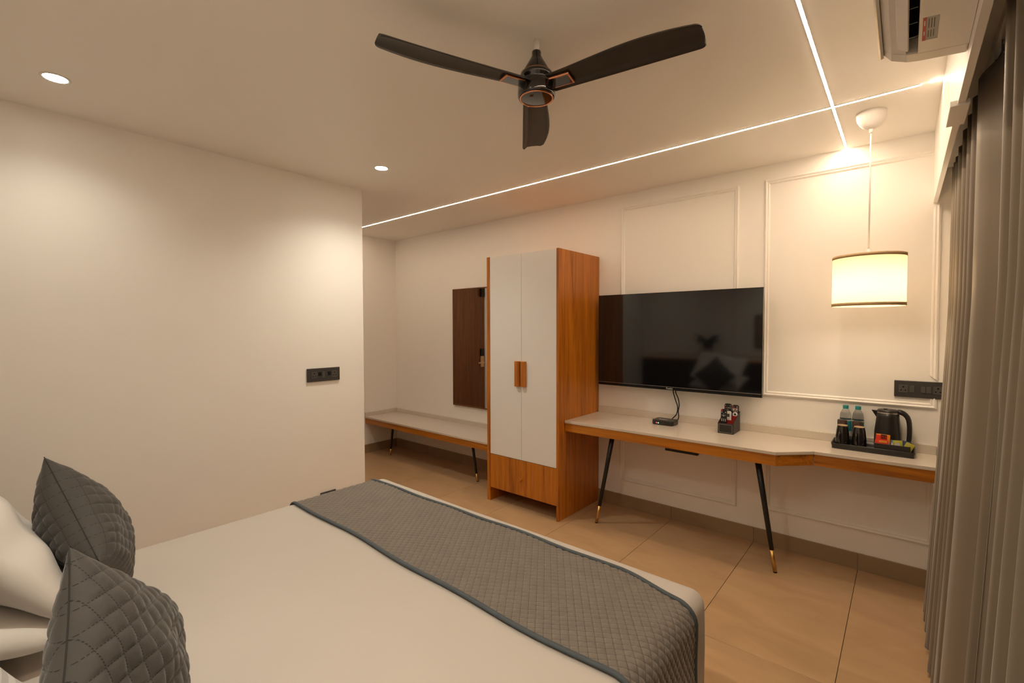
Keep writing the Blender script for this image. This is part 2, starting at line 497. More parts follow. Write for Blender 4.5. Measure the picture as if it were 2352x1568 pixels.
# ------------------------------------------------------------------ lamps
LEDM = [emit('led_diffuser_%d' % k, LED_COLOR, p) for k, p in enumerate(LED_POWER)]
ALU = mat('aluminium_channel', (0.6, 0.58, 0.55), 0.4, metal=0.6)
def led_strip(a, b, label, lm):
    t = thing('led_strip', label, 'light strip', ((a[0] + b[0]) / 2, (a[1] + b[1]) / 2, ZC))
    horiz = abs(b[0] - a[0]) > abs(b[1] - a[1])
    w = 0.0055
    def bar(h, z0, z1):
        return ((a[0], a[1] - h, z0), (b[0], b[1] + h, z1)) if horiz else ((a[0] - h, a[1], z0), (b[0] + h, b[1], z1))
    for sg in (-1, 1):
        p = (a[0], a[1] + sg * (w + 0.001), ZC - 0.003) if horiz else (a[0] + sg * (w + 0.001), a[1], ZC - 0.003)
        q = (b[0], b[1] + sg * w, ZC + 0.0005) if horiz else (b[0] + sg * w, b[1], ZC + 0.0005)
        box('channel_lip', p, q, ALU, t)
    p, q = bar(w, ZC - 0.0034, ZC - 0.0005)
    box('diffuser', p, q, lm, t)
    if horiz:
        box('diffuser', (0.072, a[1] - w, ZC - 0.0034), (0.106, a[1] + w, ZC - 0.0005), lm, t)
led_strip((XL + 0.01, -0.733), (0.035, -0.733), 'long glowing ceiling strip running parallel to the television wall', LEDM[0])
led_strip((-0.302, YB + 0.02), (-0.302, -0.012), 'glowing ceiling strip running from the television wall over the bed', LEDM[1])
DISC = emit('downlight_diffuser', (1.0, 0.90, 0.76), 30.0)
def downlight(x, y, label, power):
    t = thing('recessed_downlight', label, 'downlight', (x, y, ZC), 'round recessed downlights')
    MB().lathe([(0.040, -0.0005), (0.047, -0.004), (0.052, -0.003), (0.054, 0.0)], (x, y, ZC), 40, close=False).build('rim', WHITEP, t)
    MB().lathe([(0.0005, -0.0025), (0.041, -0.0025), (0.041, 0.0)], (x, y, ZC), 40, close=False).build('diffuser', DISC, t)
    l = bpy.data.lights.new('downlight_beam', 'SPOT'); l.energy = power; l.color = DOWN_COLOR; l.spot_size = math.radians(140); l.spot_blend = 1.0; l.shadow_soft_size = 0.035
    o = bpy.data.objects.new('downlight_beam', l); COL.objects.link(o); o.parent = t; o.location = (0, 0, -0.012)
downlight(-2.943, -3.342, 'recessed downlight nearest the pillows, at the left of the ceiling', 13.0)
downlight(-2.842, -1.703, 'recessed downlight above the foot of the bed by the partition corner', 35.0)
downlight(-4.30, -1.05, 'added unseen downlight for the entry passage behind the partition', 2.5)  # unseen lamp, added only to light the hidden passage
downlight(-1.05, -3.45, 'added out-of-view fill downlight over the bed head nearest the camera', 48.0)  # out of view; added to lift the bed and the bounce onto the ceiling

def pendant():
    cx, cy = -0.155, -0.52
    t = thing('pendant_lamp', 'drum pendant lamp with cream fabric shade hanging over the desk', 'pendant lamp', (cx, cy, ZC))
    MB().lathe([(0.066, 0.0), (0.066, -0.012), (0.062, -0.035), (0.050, -0.058), (0.032, -0.076), (0.014, -0.085), (0.0008, -0.086)], (cx, cy, ZC), 40, close=False).build('canopy', WHITEP, t)
    MB().lathe([(0.009, -0.083), (0.009, -0.10), (0.006, -0.106), (0.001, -0.106)], (cx, cy, ZC), 16, close=False).build('cord_grip', WHITEP, t)
    MB().tube([(cx, cy, ZC - 0.10), (cx - 0.001, cy, 2.3), (cx, cy, 1.935)], 0.0038, 8).build('cord', WHITEP, t)
    MB().lathe([(0.001, 0.05), (0.011, 0.05), (0.011, 0.0), (0.019, -0.005), (0.019, -0.06), (0.001, -0.06)], (cx, cy, 1.90), 20, close=False).build('lamp_holder', WHITEP, t)
    m, nt_, b = nt('shade_fabric')
    b.inputs['Base Color'].default_value = (0.74, 0.66, 0.52, 1); b.inputs['Roughness'].default_value = 0.8
    tr = N(nt_, 'ShaderNodeBsdfTranslucent'); tr.inputs['Color'].default_value = (0.62, 0.50, 0.33, 1)
    tc = N(nt_, 'ShaderNodeTexCoord'); nz = N(nt_, 'ShaderNodeTexNoise'); nz.inputs['Scale'].default_value = 160
    nt_.links.new(tc.outputs['Object'], nz.inputs['Vector'])
    bp = N(nt_, 'ShaderNodeBump'); bp.inputs['Strength'].default_value = 0.1; nt_.links.new(nz.outputs['Fac'], bp.inputs['Height']); nt_.links.new(bp.outputs['Normal'], b.inputs['Normal'])
    ms = N(nt_, 'ShaderNodeMixShader'); ms.inputs[0].default_value = 0.5
    nt_.links.new(b.outputs[0], ms.inputs[1]); nt_.links.new(tr.outputs[0], ms.inputs[2])
    nt_.links.new(ms.outputs[0], nt_.nodes['Material Output'].inputs['Surface'])
    r, z0, z1 = 0.158, 1.646, 1.914
    sh = MB().lathe([(r, z0), (r, z1)], (cx, cy, 0), 64, close=False).build('lamp_shade', m, t, recalc=False)
    band = mat('jute_band', (0.52, 0.36, 0.19), 0.8, var=0.2, vscale=120)
    for za, zb in ((z0, z0 + 0.016), (z1 - 0.016, z1)):
        MB().lathe([(r - 0.0015, za), (r + 0.0015, za), (r + 0.0015, zb), (r - 0.0015, zb), (r - 0.0015, za)], (cx, cy, 0), 64, close=False).build('edge_band', band, t)
    for k in range(3):
        a = 2 * PI * k / 3 + 0.4
        MB().tube([(cx, cy, 1.902), (cx + (r - 0.002) * math.cos(a), cy + (r - 0.002) * math.sin(a), 1.902)], 0.002, 6).build('shade_spoke', STEEL, t)
    bulbm = emit('bulb_glow', (1.0, 0.80, 0.55), 40.0)
    MB().lathe([(0.001, 0.045), (0.014, 0.04), (0.020, 0.02), (0.030, -0.005), (0.031, -0.025), (0.022, -0.046), (0.001, -0.055)], (cx, cy, 1.80), 24, close=False).build('bulb', bulbm, t)
    l = bpy.data.lights.new('pendant_light', 'POINT'); l.energy = PENDANT_POWER; l.color = PENDANT_COLOR; l.shadow_soft_size = 0.03
    o = bpy.data.objects.new('pendant_light', l); COL.objects.link(o); o.parent = t; o.location = (0, 0, 1.715 - ZC)
pendant()

def fan():
    fx, fy = -1.125, -2.157
    c = (fx, fy, 0)
    t = thing('ceiling_fan', 'dark brown three-blade ceiling fan with copper trim', 'ceiling fan', (fx, fy, ZC))
    MB().lathe([(0.0105, 2.610), (0.0105, ZC)], c, 20).build('downrod', WHITEP, t)
    cone = MB().lathe([(0.0105, 2.620), (0.0175, 2.618), (0.0185, 2.612), (0.0185, 2.600), (0.030, 2.580), (0.054, 2.538), (0.054, 2.534)], c, 48, close=False).build('upper_cone', FANG, t)
    ca = math.atan2(-0.76, 0.65)
    MB().tube([(fx + rr_ * math.cos(ca), fy + rr_ * math.sin(ca), zz_) for rr_, zz_ in ((0.0188, 2.616), (0.0190, 2.600), (0.0302, 2.580), (0.0525, 2.541))], 0.0016, 6).build('cone_slot', HOLE, cone)
    MB().lathe([(0.053, 2.536), (0.0565, 2.536), (0.0565, 2.532), (0.053, 2.532)], c, 48, close=False).build('copper_ring', COPPER, t)
    MB().lathe([(0.052, 2.534), (0.0635, 2.530), (0.0645, 2.522), (0.0635, 2.512), (0.058, 2.508), (0.058, 2.484), (0.0725, 2.482), (0.0740, 2.478), (0.0740, 2.444), (0.0715, 2.437), (0.066, 2.4355), (0.001, 2.4355)], c, 64, close=False).build('motor_housing', FANG, t)
    MB().lathe([(0.061, 2.4365), (0.0615, 2.4335), (0.066, 2.4335), (0.0665, 2.4365)], c, 64, close=False).build('copper_ring', COPPER, t)
    # blade along +x: straight edge on the +y side with a folded strip, bulging edge on the -y side
    L0, L1 = 0.060, 0.618
    def edge_cw(s):
        return -0.042 - 0.034 * math.sin(PI * min(1, s * 1.02) ** 1.35 * 0.86)
    def make_blade():
        rows = []
        ss = [i / 26 * 0.955 for i in range(27)] + [0.955 + 0.045 * math.sin(PI / 2 * i / 10) for i in range(1, 11)]
        for s in ss:
            x = L0 + (L1 - L0) * s
            c0 = edge_cw(s); c1 = 0.052
            rr = 0.022
            dx = L1 - x
            if dx < rr:
                k = rr - math.sqrt(max(0, rr * rr - (rr - dx) ** 2)); c0 += k; c1 -= k * 0.5
            row = []
            for q in (0, 0.12, 0.3, 0.5, 0.68, 0.80, 0.82, 0.92, 1.0):
                y = c0 + (c1 - c0) * q
                z = -0.10 * y + (0.004 * math.sin(q * PI)) + (-(q - 0.81) * 0.06 if q > 0.81 else 0)
                row.append((x, y, z))
            rows.append(row)
        return rows
    for k in range(3):
        a = math.radians(9.2 + 120 * k)
        M = Matrix.Translation((fx, fy, 2.490)) @ Matrix.Rotation(a, 4, 'Z')
        bl = MB().grid(make_blade()).xform(M).build('blade', FANB, t, solid=0.004)
        def slab(x0, x1, y0, y1, z0, z1):
            m = MB().box((x0, y0, z0), (x1, y1, z1))
            m.v = [(x, y, z - 0.10 * y) for x, y, z in m.v]
            return m.xform(M)
        slab(0.066, 0.150, -0.030, 0.034, -0.014, -0.004).build('copper_trim', COPPER, bl, 0.003)
        slab(0.070, 0.144, -0.0245, 0.0285, -0.0143, -0.010).build('trim_plate', FANG, bl, 0.001)
fan()

# ------------------------------------------------------------------ air conditioner on the pelmet
def aircon():
    y0, y1 = -2.66, -1.83
    xw = 0.117
    t = thing('air_conditioner', 'white split air conditioner mounted high above the curtain', 'air conditioner', (xw, (y0 + y1) / 2, 2.29))
    prof = [(xw, 2.60), (-0.03, 2.60), (-0.058, 2.585), (-0.066, 2.56), (-0.070, 2.40), (-0.066, 2.352), (-0.045, 2.325), (-0.010, 2.309), (0.020, 2.303), (xw, 2.292)]
    # the body is hollowed by an outlet slot across its underside
    cut0, cut1 = -0.012, 0.014
    def solid(p, a, b): return MB().extrude(p, 'y', a, b)
    body = solid([(xw, 2.60), (xw, 2.292), (cut1, 2.3035), (cut1, 2.36), (cut0, 2.36), (cut0, 2.3098), (-0.045, 2.325), (-0.062, 2.345), (-0.062, 2.585), (-0.03, 2.60)], y0 + 0.05, y1 - 0.055).build('body', WHITEP, t)
    for a, b in ((y0, y0 + 0.05), (y1 - 0.055, y1)):
        solid(prof, a, b).build('end_cap', WHITEP, t, 0.004)
    solid([(-0.063, 2.595), (-0.063, 2.34), (-0.070, 2.338), (-0.071, 2.40), (-0.068, 2.59)], y0 + 0.003, y1 - 0.002).build('front_panel', mat('gloss_white', (0.74, 0.72, 0.70), 0.12), t, 0.001)
    box('trim_strip', (-0.0735, y0 + 0.002, 2.339), (-0.069, y1 - 0.002, 2.347), STEEL, t)
    MB().extrude([(cut0 - 0.020, 2.318), (cut0 - 0.018, 2.311), (cut0 + 0.004, 2.295), (cut0 + 0.007, 2.299)], 'y', y0 + 0.06, y1 - 0.10).build('flap', WHITEP, t, 0.001)
    box('outlet_duct', (cut0, y0 + 0.05, 2.355), (cut1, y1 - 0.055, 2.36), HOLE, t)
    for k in range(9):
        yy = y0 + 0.10 + k * 0.075
        MB().box((cut0 + 0.004, yy, 2.318), (cut1 - 0.003, yy + 0.003, 2.355)).build('vane', BLACKM, t)
    # rating label under the body: red heading and lines of small print
    def under(x): return 2.292 + (xw - x) * (2.3035 - 2.292) / (xw - cut1)
    def patch(name, x0, x1, ya, yb, m, parent, d):
        return MB().add([(x0, ya, under(x0) - d), (x1, ya, under(x1) - d), (x1, yb, under(x1) - d), (x0, yb, under(x0) - d), (x0, ya, under(x0) + 0.0005), (x1, ya, under(x1) + 0.0005), (x1, yb, under(x1) + 0.0005), (x0, yb, under(x0) + 0.0005)],
                        [(0, 1, 2, 3), (4, 7, 6, 5), (0, 4, 5, 1), (1, 5, 6, 2), (2, 6, 7, 3), (3, 7, 4, 0)]).build(name, m, parent)
    st = patch('rating_label', 0.021, 0.052, -2.075, -1.955, mat('label_grey', (0.42, 0.41, 0.38), 0.5), t, 0.0006)
    st['label'] = 'grey printed label with red heading'
    patch('label_heading', 0.021, 0.028, -2.075, -1.955, mat('label_red', (0.55, 0.06, 0.03), 0.5), st, 0.0009)
    ink = mat('label_ink', (0.06, 0.06, 0.055), 0.6)
    for k in range(3):
        for (ya, yb) in ((-2.068, -2.02), (-2.008, -1.972)):
            patch('print_line', 0.032 + k * 0.0052, 0.0335 + k * 0.0052, ya, yb, ink, st, 0.0009)
    for (ya, yb) in ((-2.06, -2.035), (-2.005, -1.985)):
        patch('print_line', 0.0235, 0.0258, ya, yb, mat('label_white', (0.8, 0.78, 0.75), 0.6), st, 0.0011)
aircon()

# ------------------------------------------------------------------ curtain
def curtain():
    t = thing('curtain', 'floor length taupe satin curtain hanging in deep folds along the window', 'curtain', (0.17, -1.5, 0.0))
    leads = [-0.37, -0.47, -0.58, -0.73, -0.93, -1.13, -1.30, -1.48, -2.06, -2.18, -2.30, -2.40, -2.52, -2.68, -2.85]
    plan = []   # (y, phase) phase 0 = leading edge in the room, 1 = back of the fold
    for i in range(len(leads) - 1):
        a, b = leads[i], leads[i + 1]
        n = 14
        for k in range(n):
            s = k / n
            wide = min(1.0, (a - b) / 0.20)
            ph = 0.5 - 0.5 * math.cos(2 * PI * s ** 0.85)
            plan.append((a + (b - a) * s, ph * wide, i))
    plan.append((leads[-1], 0, len(leads)))
    rnd = [random.uniform(-1, 1) for _ in range(40)]
    rows = []
    nz = 44
    for j in range(nz + 1):
        s = j / nz
        z = 2.345 + (0.022 - 2.345) * s
        row = []
        for (y, ph, i) in plan:
            lead = 0.172 - 0.010 * s - 0.060 * max(0.0, (s - 0.30) / 0.70) ** 1.15 + 0.004 * rnd[i] * s
            depth = 0.070 + 0.035 * s
            if s < 0.06: depth *= 0.75 + 0.25 * s / 0.06
            x = lead + depth * ph + 0.0035 * math.sin(9 * s + i * 1.7) * ph
            yy = y + 0.012 * s * rnd[(i * 3) % 40] + 0.006 * math.sin(7 * s + i)
            row.append((x, yy, z + 0.010 * rnd[(i * 5) % 40] * (1 - s) * 0.5))
        rows.append(row)
    MB().grid(rows).build('cloth', CURT, t, solid=0.003)
    # hem and black lining at the end nearest the television wall
    MB().grid([[(0.100 + 0.004 * q + 0.05 * k, -0.358, 0.04 + 0.42 * q / 8) for k in range(2)] for q in range(9)]).build('lining', LINING, t, solid=0.002)
    tr = thing('curtain_track', 'white curtain track with gliders above the taupe curtain', 'curtain track', (0.21, -1.5, 2.43))
    box('rail', (0.198, -2.95, 2.405), (0.226, -0.03, 2.44), WHITEP, tr, 0.002)
    for k in range(20):
        yy = -0.18 - 0.14 * k
        MB().tube([(0.212, yy, 2.408), (0.212, yy, 2.372), (0.204, yy + 0.006, 2.352), (0.200, yy + 0.012, 2.338)], 0.0035, 6).build('glider', mat('glider_grey', (0.25, 0.25, 0.24), 0.4), tr)
curtain()

# ------------------------------------------------------------------ wardrobe
def wardrobe():
    x0, x1, yf, h = -2.835, -2.067, -0.632, 2.157
    t = thing('wardrobe', 'tall wardrobe with white double doors and teak sides and drawer', 'wardrobe', ((x0 + x1) / 2, yf / 2, 0))
    e = 0.028
    box('side_panel', (x0, yf, 0), (x0 + 0.036, -0.003, h), WOODZ, t, 0.0015)
    box('side_panel', (x1 - 0.020, yf, 0), (x1, -0.003, h), WOODZ, t, 0.0015)
    box('top_panel', (x0 + 0.036, yf + 0.024, h - 0.024), (x1 - 0.020, -0.003, h - 0.004), WOODX, t)
    box('bottom_panel', (x0 + 0.036, yf + 0.024, 0.125), (x1 - 0.020, -0.003, 0.145), WOODX, t)
    box('back_panel', (x0 + 0.036, -0.013, 0.145), (x1 - 0.020, -0.004, h - 0.024), LAMW, t)
    mid = (x0 + 0.036 + x1 - 0.020) / 2
    for a, b, s in ((x0 + 0.038, mid - 0.0012, -1), (mid + 0.0012, x1 - 0.0215, 1)):
        d = box('door', (a, yf + 0.001, 0.424), (b, yf + 0.021, h - 0.003), LAMW, t, 0.0015)
        hx = mid - 0.030 if s < 0 else mid + 0.030
        m = MB().extrude([(hx - 0.024, yf + 0.002), (hx + 0.024, yf + 0.002), (hx + 0.024 * (1 if s < 0 else 1) + (0.0), yf - 0.018), (hx + (0.010 if s < 0 else 0.018), yf - 0.034), (hx - (0.018 if s < 0 else 0.010), yf - 0.034), (hx - 0.024, yf - 0.018)], 'z', 1.045, 1.257)
        m.build('handle', WOODZ, d, 0.003)
    dr = box('drawer', (x0 + 0.038, yf + 0.001, 0.122), (x1 - 0.0215, yf + 0.021, 0.420), WOODZ, t, 0.0015)
    kx, kz = -2.441, 0.262
    prof = [(0.008, 0.0), (0.008, 0.012), (0.016, 0.020), (0.019, 0.026), (0.017, 0.034), (0.001, 0.036)]
    k = MB().lathe(prof, (0, 0, 0), 6, smooth=False, close=False).xform(Matrix.Translation((kx, yf + 0.002, kz)) @ Matrix.Rotation(PI / 2, 4, 'X'))
    k.build('knob', WOODX, dr, 0.001)
    box('toe_board', (x0 + 0.036, -0.06, 0.0), (x1 - 0.020, -0.045, 0.125), BLACKM, t)
wardrobe()

def wall_mirror():
    x0, x1, z0, z1 = -3.945, -3.34, 0.658, 1.975
    t = thing('wall_mirror', 'tall framed wall mirror reflecting the dark entrance door', 'mirror', ((x0 + x1) / 2, -0.001, z0))
    box('mirror_glass', (x0 + 0.010, -0.016, z0 + 0.010), (x1 - 0.010, -0.010, z1 - 0.010), MIRROR, t)
    box('backing', (x0 + 0.006, -0.010, z0 + 0.006), (x1 - 0.006, -0.001, z1 - 0.006), BLACKM, t)
    f = 0.012
    for a, b in (((x0, z0), (x0 + f, z1)), ((x1 - f, z0), (x1, z1)), ((x0 + f, z0), (x1 - f, z0 + f)), ((x0 + f, z1 - f), (x1 - f, z1))):
        box('frame_rail', (a[0], -0.024, a[1]), (b[0], -0.001, b[1]), DOORW, t, 0.001)
wall_mirror()

# ------------------------------------------------------------------ bench and desk
def tapered_leg(parent, top, bot, r0=0.018, r1=0.0115, tip=0.19):
    top, bot = Vector(top), Vector(bot)
    a = bot.lerp(top, tip)
    l = MB().tube([top, a], [r0, r1 + (r0 - r1) * tip], 20).build('leg', BLACKM, parent)
    MB().tube([a, bot + (top - bot) * 0.012], [r1 + (r0 - r1) * tip + 0.0005, r1], 20).build('brass_tip', BRASS, l)
    MB().tube([bot + (top - bot) * 0.012, bot], [r1 * 0.9, r1 * 0.9], 16).build('foot_pad', RUBBER, l)
def bench():
    x0, x1, yf, z = XL + 0.002, -2.838, -0.465, 0.455
    t = thing('bench', 'low luggage bench with pale stone top and two splayed black legs', 'bench', (-4.0, -0.24, 0))
    box('stone_top', (x0, yf - 0.008, z - 0.020), (x1, -0.014, z), QUARTZ, t, 0.002)
    box('back_upstand', (x0 + 0.02, -0.016, z), (x1, -0.001, z + 0.046), QUARTZ, t, 0.0015)
    box('end_upstand', (x0, yf - 0.006, z), (x0 + 0.016, -0.001, z + 0.046), QUARTZ, t, 0.0015)
    box('apron', (x0 + 0.004, yf, z - 0.082), (x1, yf + 0.022, z - 0.020), WOODX, t, 0.001)
    box('underboard', (x0 + 0.004, yf + 0.022, z - 0.040), (x1, -0.004, z - 0.020), WOODX, t)
    tapered_leg(t, (-4.655, -0.335, z - 0.040), (-4.742, -0.320, 0.0), 0.016, 0.010)
    tapered_leg(t, (-3.330, -0.335, z - 0.040), (-3.241, -0.345, 0.0), 0.016, 0.010)
bench()
DZ = 0.795
def desk():
    t = thing('desk', 'wall mounted desk with pale stone top, teak apron and angled front', 'desk', (-1.0, -0.25, 0))
    xl, xr = -2.064, 0.150
    P = [(xl, -0.550), (-0.574, -0.538), (-0.402, -0.372), (xr, -0.345)]
    top = P + [(xr, -0.014), (xl, -0.014)]
    MB().prism(top, DZ - 0.020, DZ).build('stone_top', QUARTZ, t, 0.002)
    box('back_upstand', (xl, -0.016, DZ), (xr, -0.001, DZ + 0.052), QUARTZ, t, 0.0015)
    for (a, b) in ((P[0], P[1]), (P[1], P[2]), (P[2], P[3])):
        d = Vector((b[0] - a[0], b[1] - a[1], 0)).normalized(); n = Vector((-d.y, d.x, 0))
        o = n * 0.006; w = n * 0.028
        q = [(a[0] + o.x, a[1] + o.y), (b[0] + o.x, b[1] + o.y), (b[0] + w.x, b[1] + w.y), (a[0] + w.x, a[1] + w.y)]
        MB().prism(q, DZ - 0.086, DZ - 0.020).build('apron', WOODX, t, 0.0008)
    box('underboard', (xl, -0.330, DZ - 0.045), (xr, -0.004, DZ - 0.021), WOODX, t)
    box('underboard', (xl, -0.500, DZ - 0.045), (-0.62, -0.332, DZ - 0.021), WOODX, t)
    box('mounting_bar', (-1.275, -0.47, DZ - 0.122), (-1.050, -0.44, DZ - 0.046), BLACKM, t, 0.002)
    tapered_leg(t, (-1.690, -0.440, DZ - 0.045), (-1.832, -0.447, 0.0), 0.019, 0.012)
    tapered_leg(t, (-0.702, -0.425, DZ - 0.045), (-0.596, -0.385, 0.0), 0.019, 0.012)
desk()

# ------------------------------------------------------------------ television, box, cables
def television():
    x0, x1, z0, z1 = -2.021, -0.747, 1.048, 1.811
    t = thing('television', 'large flat black television hung on the moulded wall', 'television', ((x0 + x1) / 2, -0.05, z0))
    box('chassis', (x0 + 0.003, -0.086, z0 + 0.003), (x1 - 0.003, -0.066, z1 - 0.003), BEZEL, t, 0.003)
    box('rear_cover', (x0 + 0.20, -0.067, z0 + 0.06), (x1 - 0.20, -0.036, z1 - 0.25), BEZEL, t, 0.01)
    box('wall_bracket', (x0 + 0.45, -0.037, z0 + 0.20), (x1 - 0.45, -0.001, z1 - 0.30), BLACKM, t)
    box('screen', (x0 + 0.003, -0.0885, z0 + 0.024), (x1 - 0.003, -0.0855, z1 - 0.003), SCREEN, t)
    fr = MB()
    fr.box((x0, -0.090, z0), (x0 + 0.004, -0.066, z1)); fr.box((x1 - 0.004, -0.090, z0), (x1, -0.066, z1)); fr.box((x0, -0.090, z1 - 0.004), (x1, -0.066, z1))
    fr.build('bezel', BEZEL, t)
    box('chin', (x0 + 0.004, -0.092, z0), (x1 - 0.004, -0.066, z0 + 0.026), BEZEL, t, 0.002)
    box('chin_line', (x0 + 0.004, -0.0925, z0 + 0.0235), (x1 - 0.004, -0.091, z0 + 0.0262), STEEL, t)
    text_mesh('maker_mark', 'Foxsky', 0.019, mat('mark_white', (0.75, 0.74, 0.72), 0.4), t, Matrix.Translation((-1.395, -0.0925, z0 + 0.0125)) @ Matrix.Rotation(PI / 2, 4, 'X'))
television()
def cables():
    def c(label, pts):
        P = []
        pts = [Vector(p) for p in pts]
        for i in range(len(pts) - 1):
            p0, p1, p2, p3 = pts[max(i - 1, 0)], pts[i], pts[i + 1], pts[min(i + 2, len(pts) - 1)]
            for k in range(8):
                s = k / 8
                P.append(0.5 * ((2 * p1) + (p2 - p0) * s + (2 * p0 - 5 * p1 + 4 * p2 - p3) * s * s + (3 * p1 - p0 - 3 * p2 + p3) * s ** 3))
        P.append(pts[-1])
        tag(MB().tube(P, 0.0042, 8).build('cable', RUBBER), label, 'cable', 'black cables below the television')
    c('black cable hanging from the television, bending in behind the set-top box', [(-1.378, -0.060, 1.075), (-1.376, -0.060, 1.03), (-1.360, -0.055, 0.97), (-1.344, -0.052, 0.915), (-1.352, -0.055, 0.86), (-1.375, -0.070, 0.828), (-1.382, -0.105, 0.812)])
    c('black cable hanging from the television, bowing right of the other cable', [(-1.360, -0.058, 1.075), (-1.358, -0.058, 1.03), (-1.340, -0.050, 0.98), (-1.334, -0.048, 0.93), (-1.340, -0.050, 0.885), (-1.334, -0.055, 0.845), (-1.335, -0.072, 0.822), (-1.335, -0.105, 0.815)])
cables()
def rbox(name, x0, x1, y0, y1, z0, z1, r, m, parent=None, bevel=0.003, seg=4):
    poly = []
    for cx, cy, a0 in ((x1 - r, y1 - r, 0), (x0 + r, y1 - r, PI / 2), (x0 + r, y0 + r, PI), (x1 - r, y0 + r, 1.5 * PI)):
        for k in range(seg + 1):
            a = a0 + PI / 2 * k / seg
            poly.append((cx + r * math.cos(a), cy + r * math.sin(a)))
    return MB().prism(poly, z0, z1).build(name, m, parent, bevel)
def set_top_box():
    t = thing('set_top_box', 'small black set-top box with red and green lights on the desk', 'set-top box', (-1.40, -0.16, DZ))
    rbox('case', -1.478, -1.312, -0.232, -0.108, DZ + 0.002, DZ + 0.036, 0.022, mat('satin_black', (0.018, 0.017, 0.016), 0.4), t, 0.005)
    for sx in (-1.455, -1.335):
        for sy in (-0.215, -0.125):
            MB().lathe([(0.006, 0.0), (0.006, 0.004)], (sx, sy, DZ), 10).build('foot', RUBBER, t)
    for px, col, nm in ((-1.438, (1, 0.05, 0.08), 'red'), (-1.424, (0.3, 1.0, 0.4), 'green')):
        MB().box((px - 0.003, -0.2335, DZ + 0.013), (px + 0.003, -0.230, DZ + 0.019)).build('indicator_light', emit('indicator_' + nm, col, 2.0), t)
    ink = mat('mark_white', (0.75, 0.74, 0.72), 0.4)
    x = -1.438
    for w in (0.014, 0.006, 0.008, 0.006, 0.009, 0.007, 0.008, 0.010):
        MB().box((x, -0.186, DZ + 0.0355), (x + w - 0.0015, -0.176 + (0.003 if x < -1.43 else 0), DZ + 0.0367)).build('case_print', ink, t)
        x += w
set_top_box()

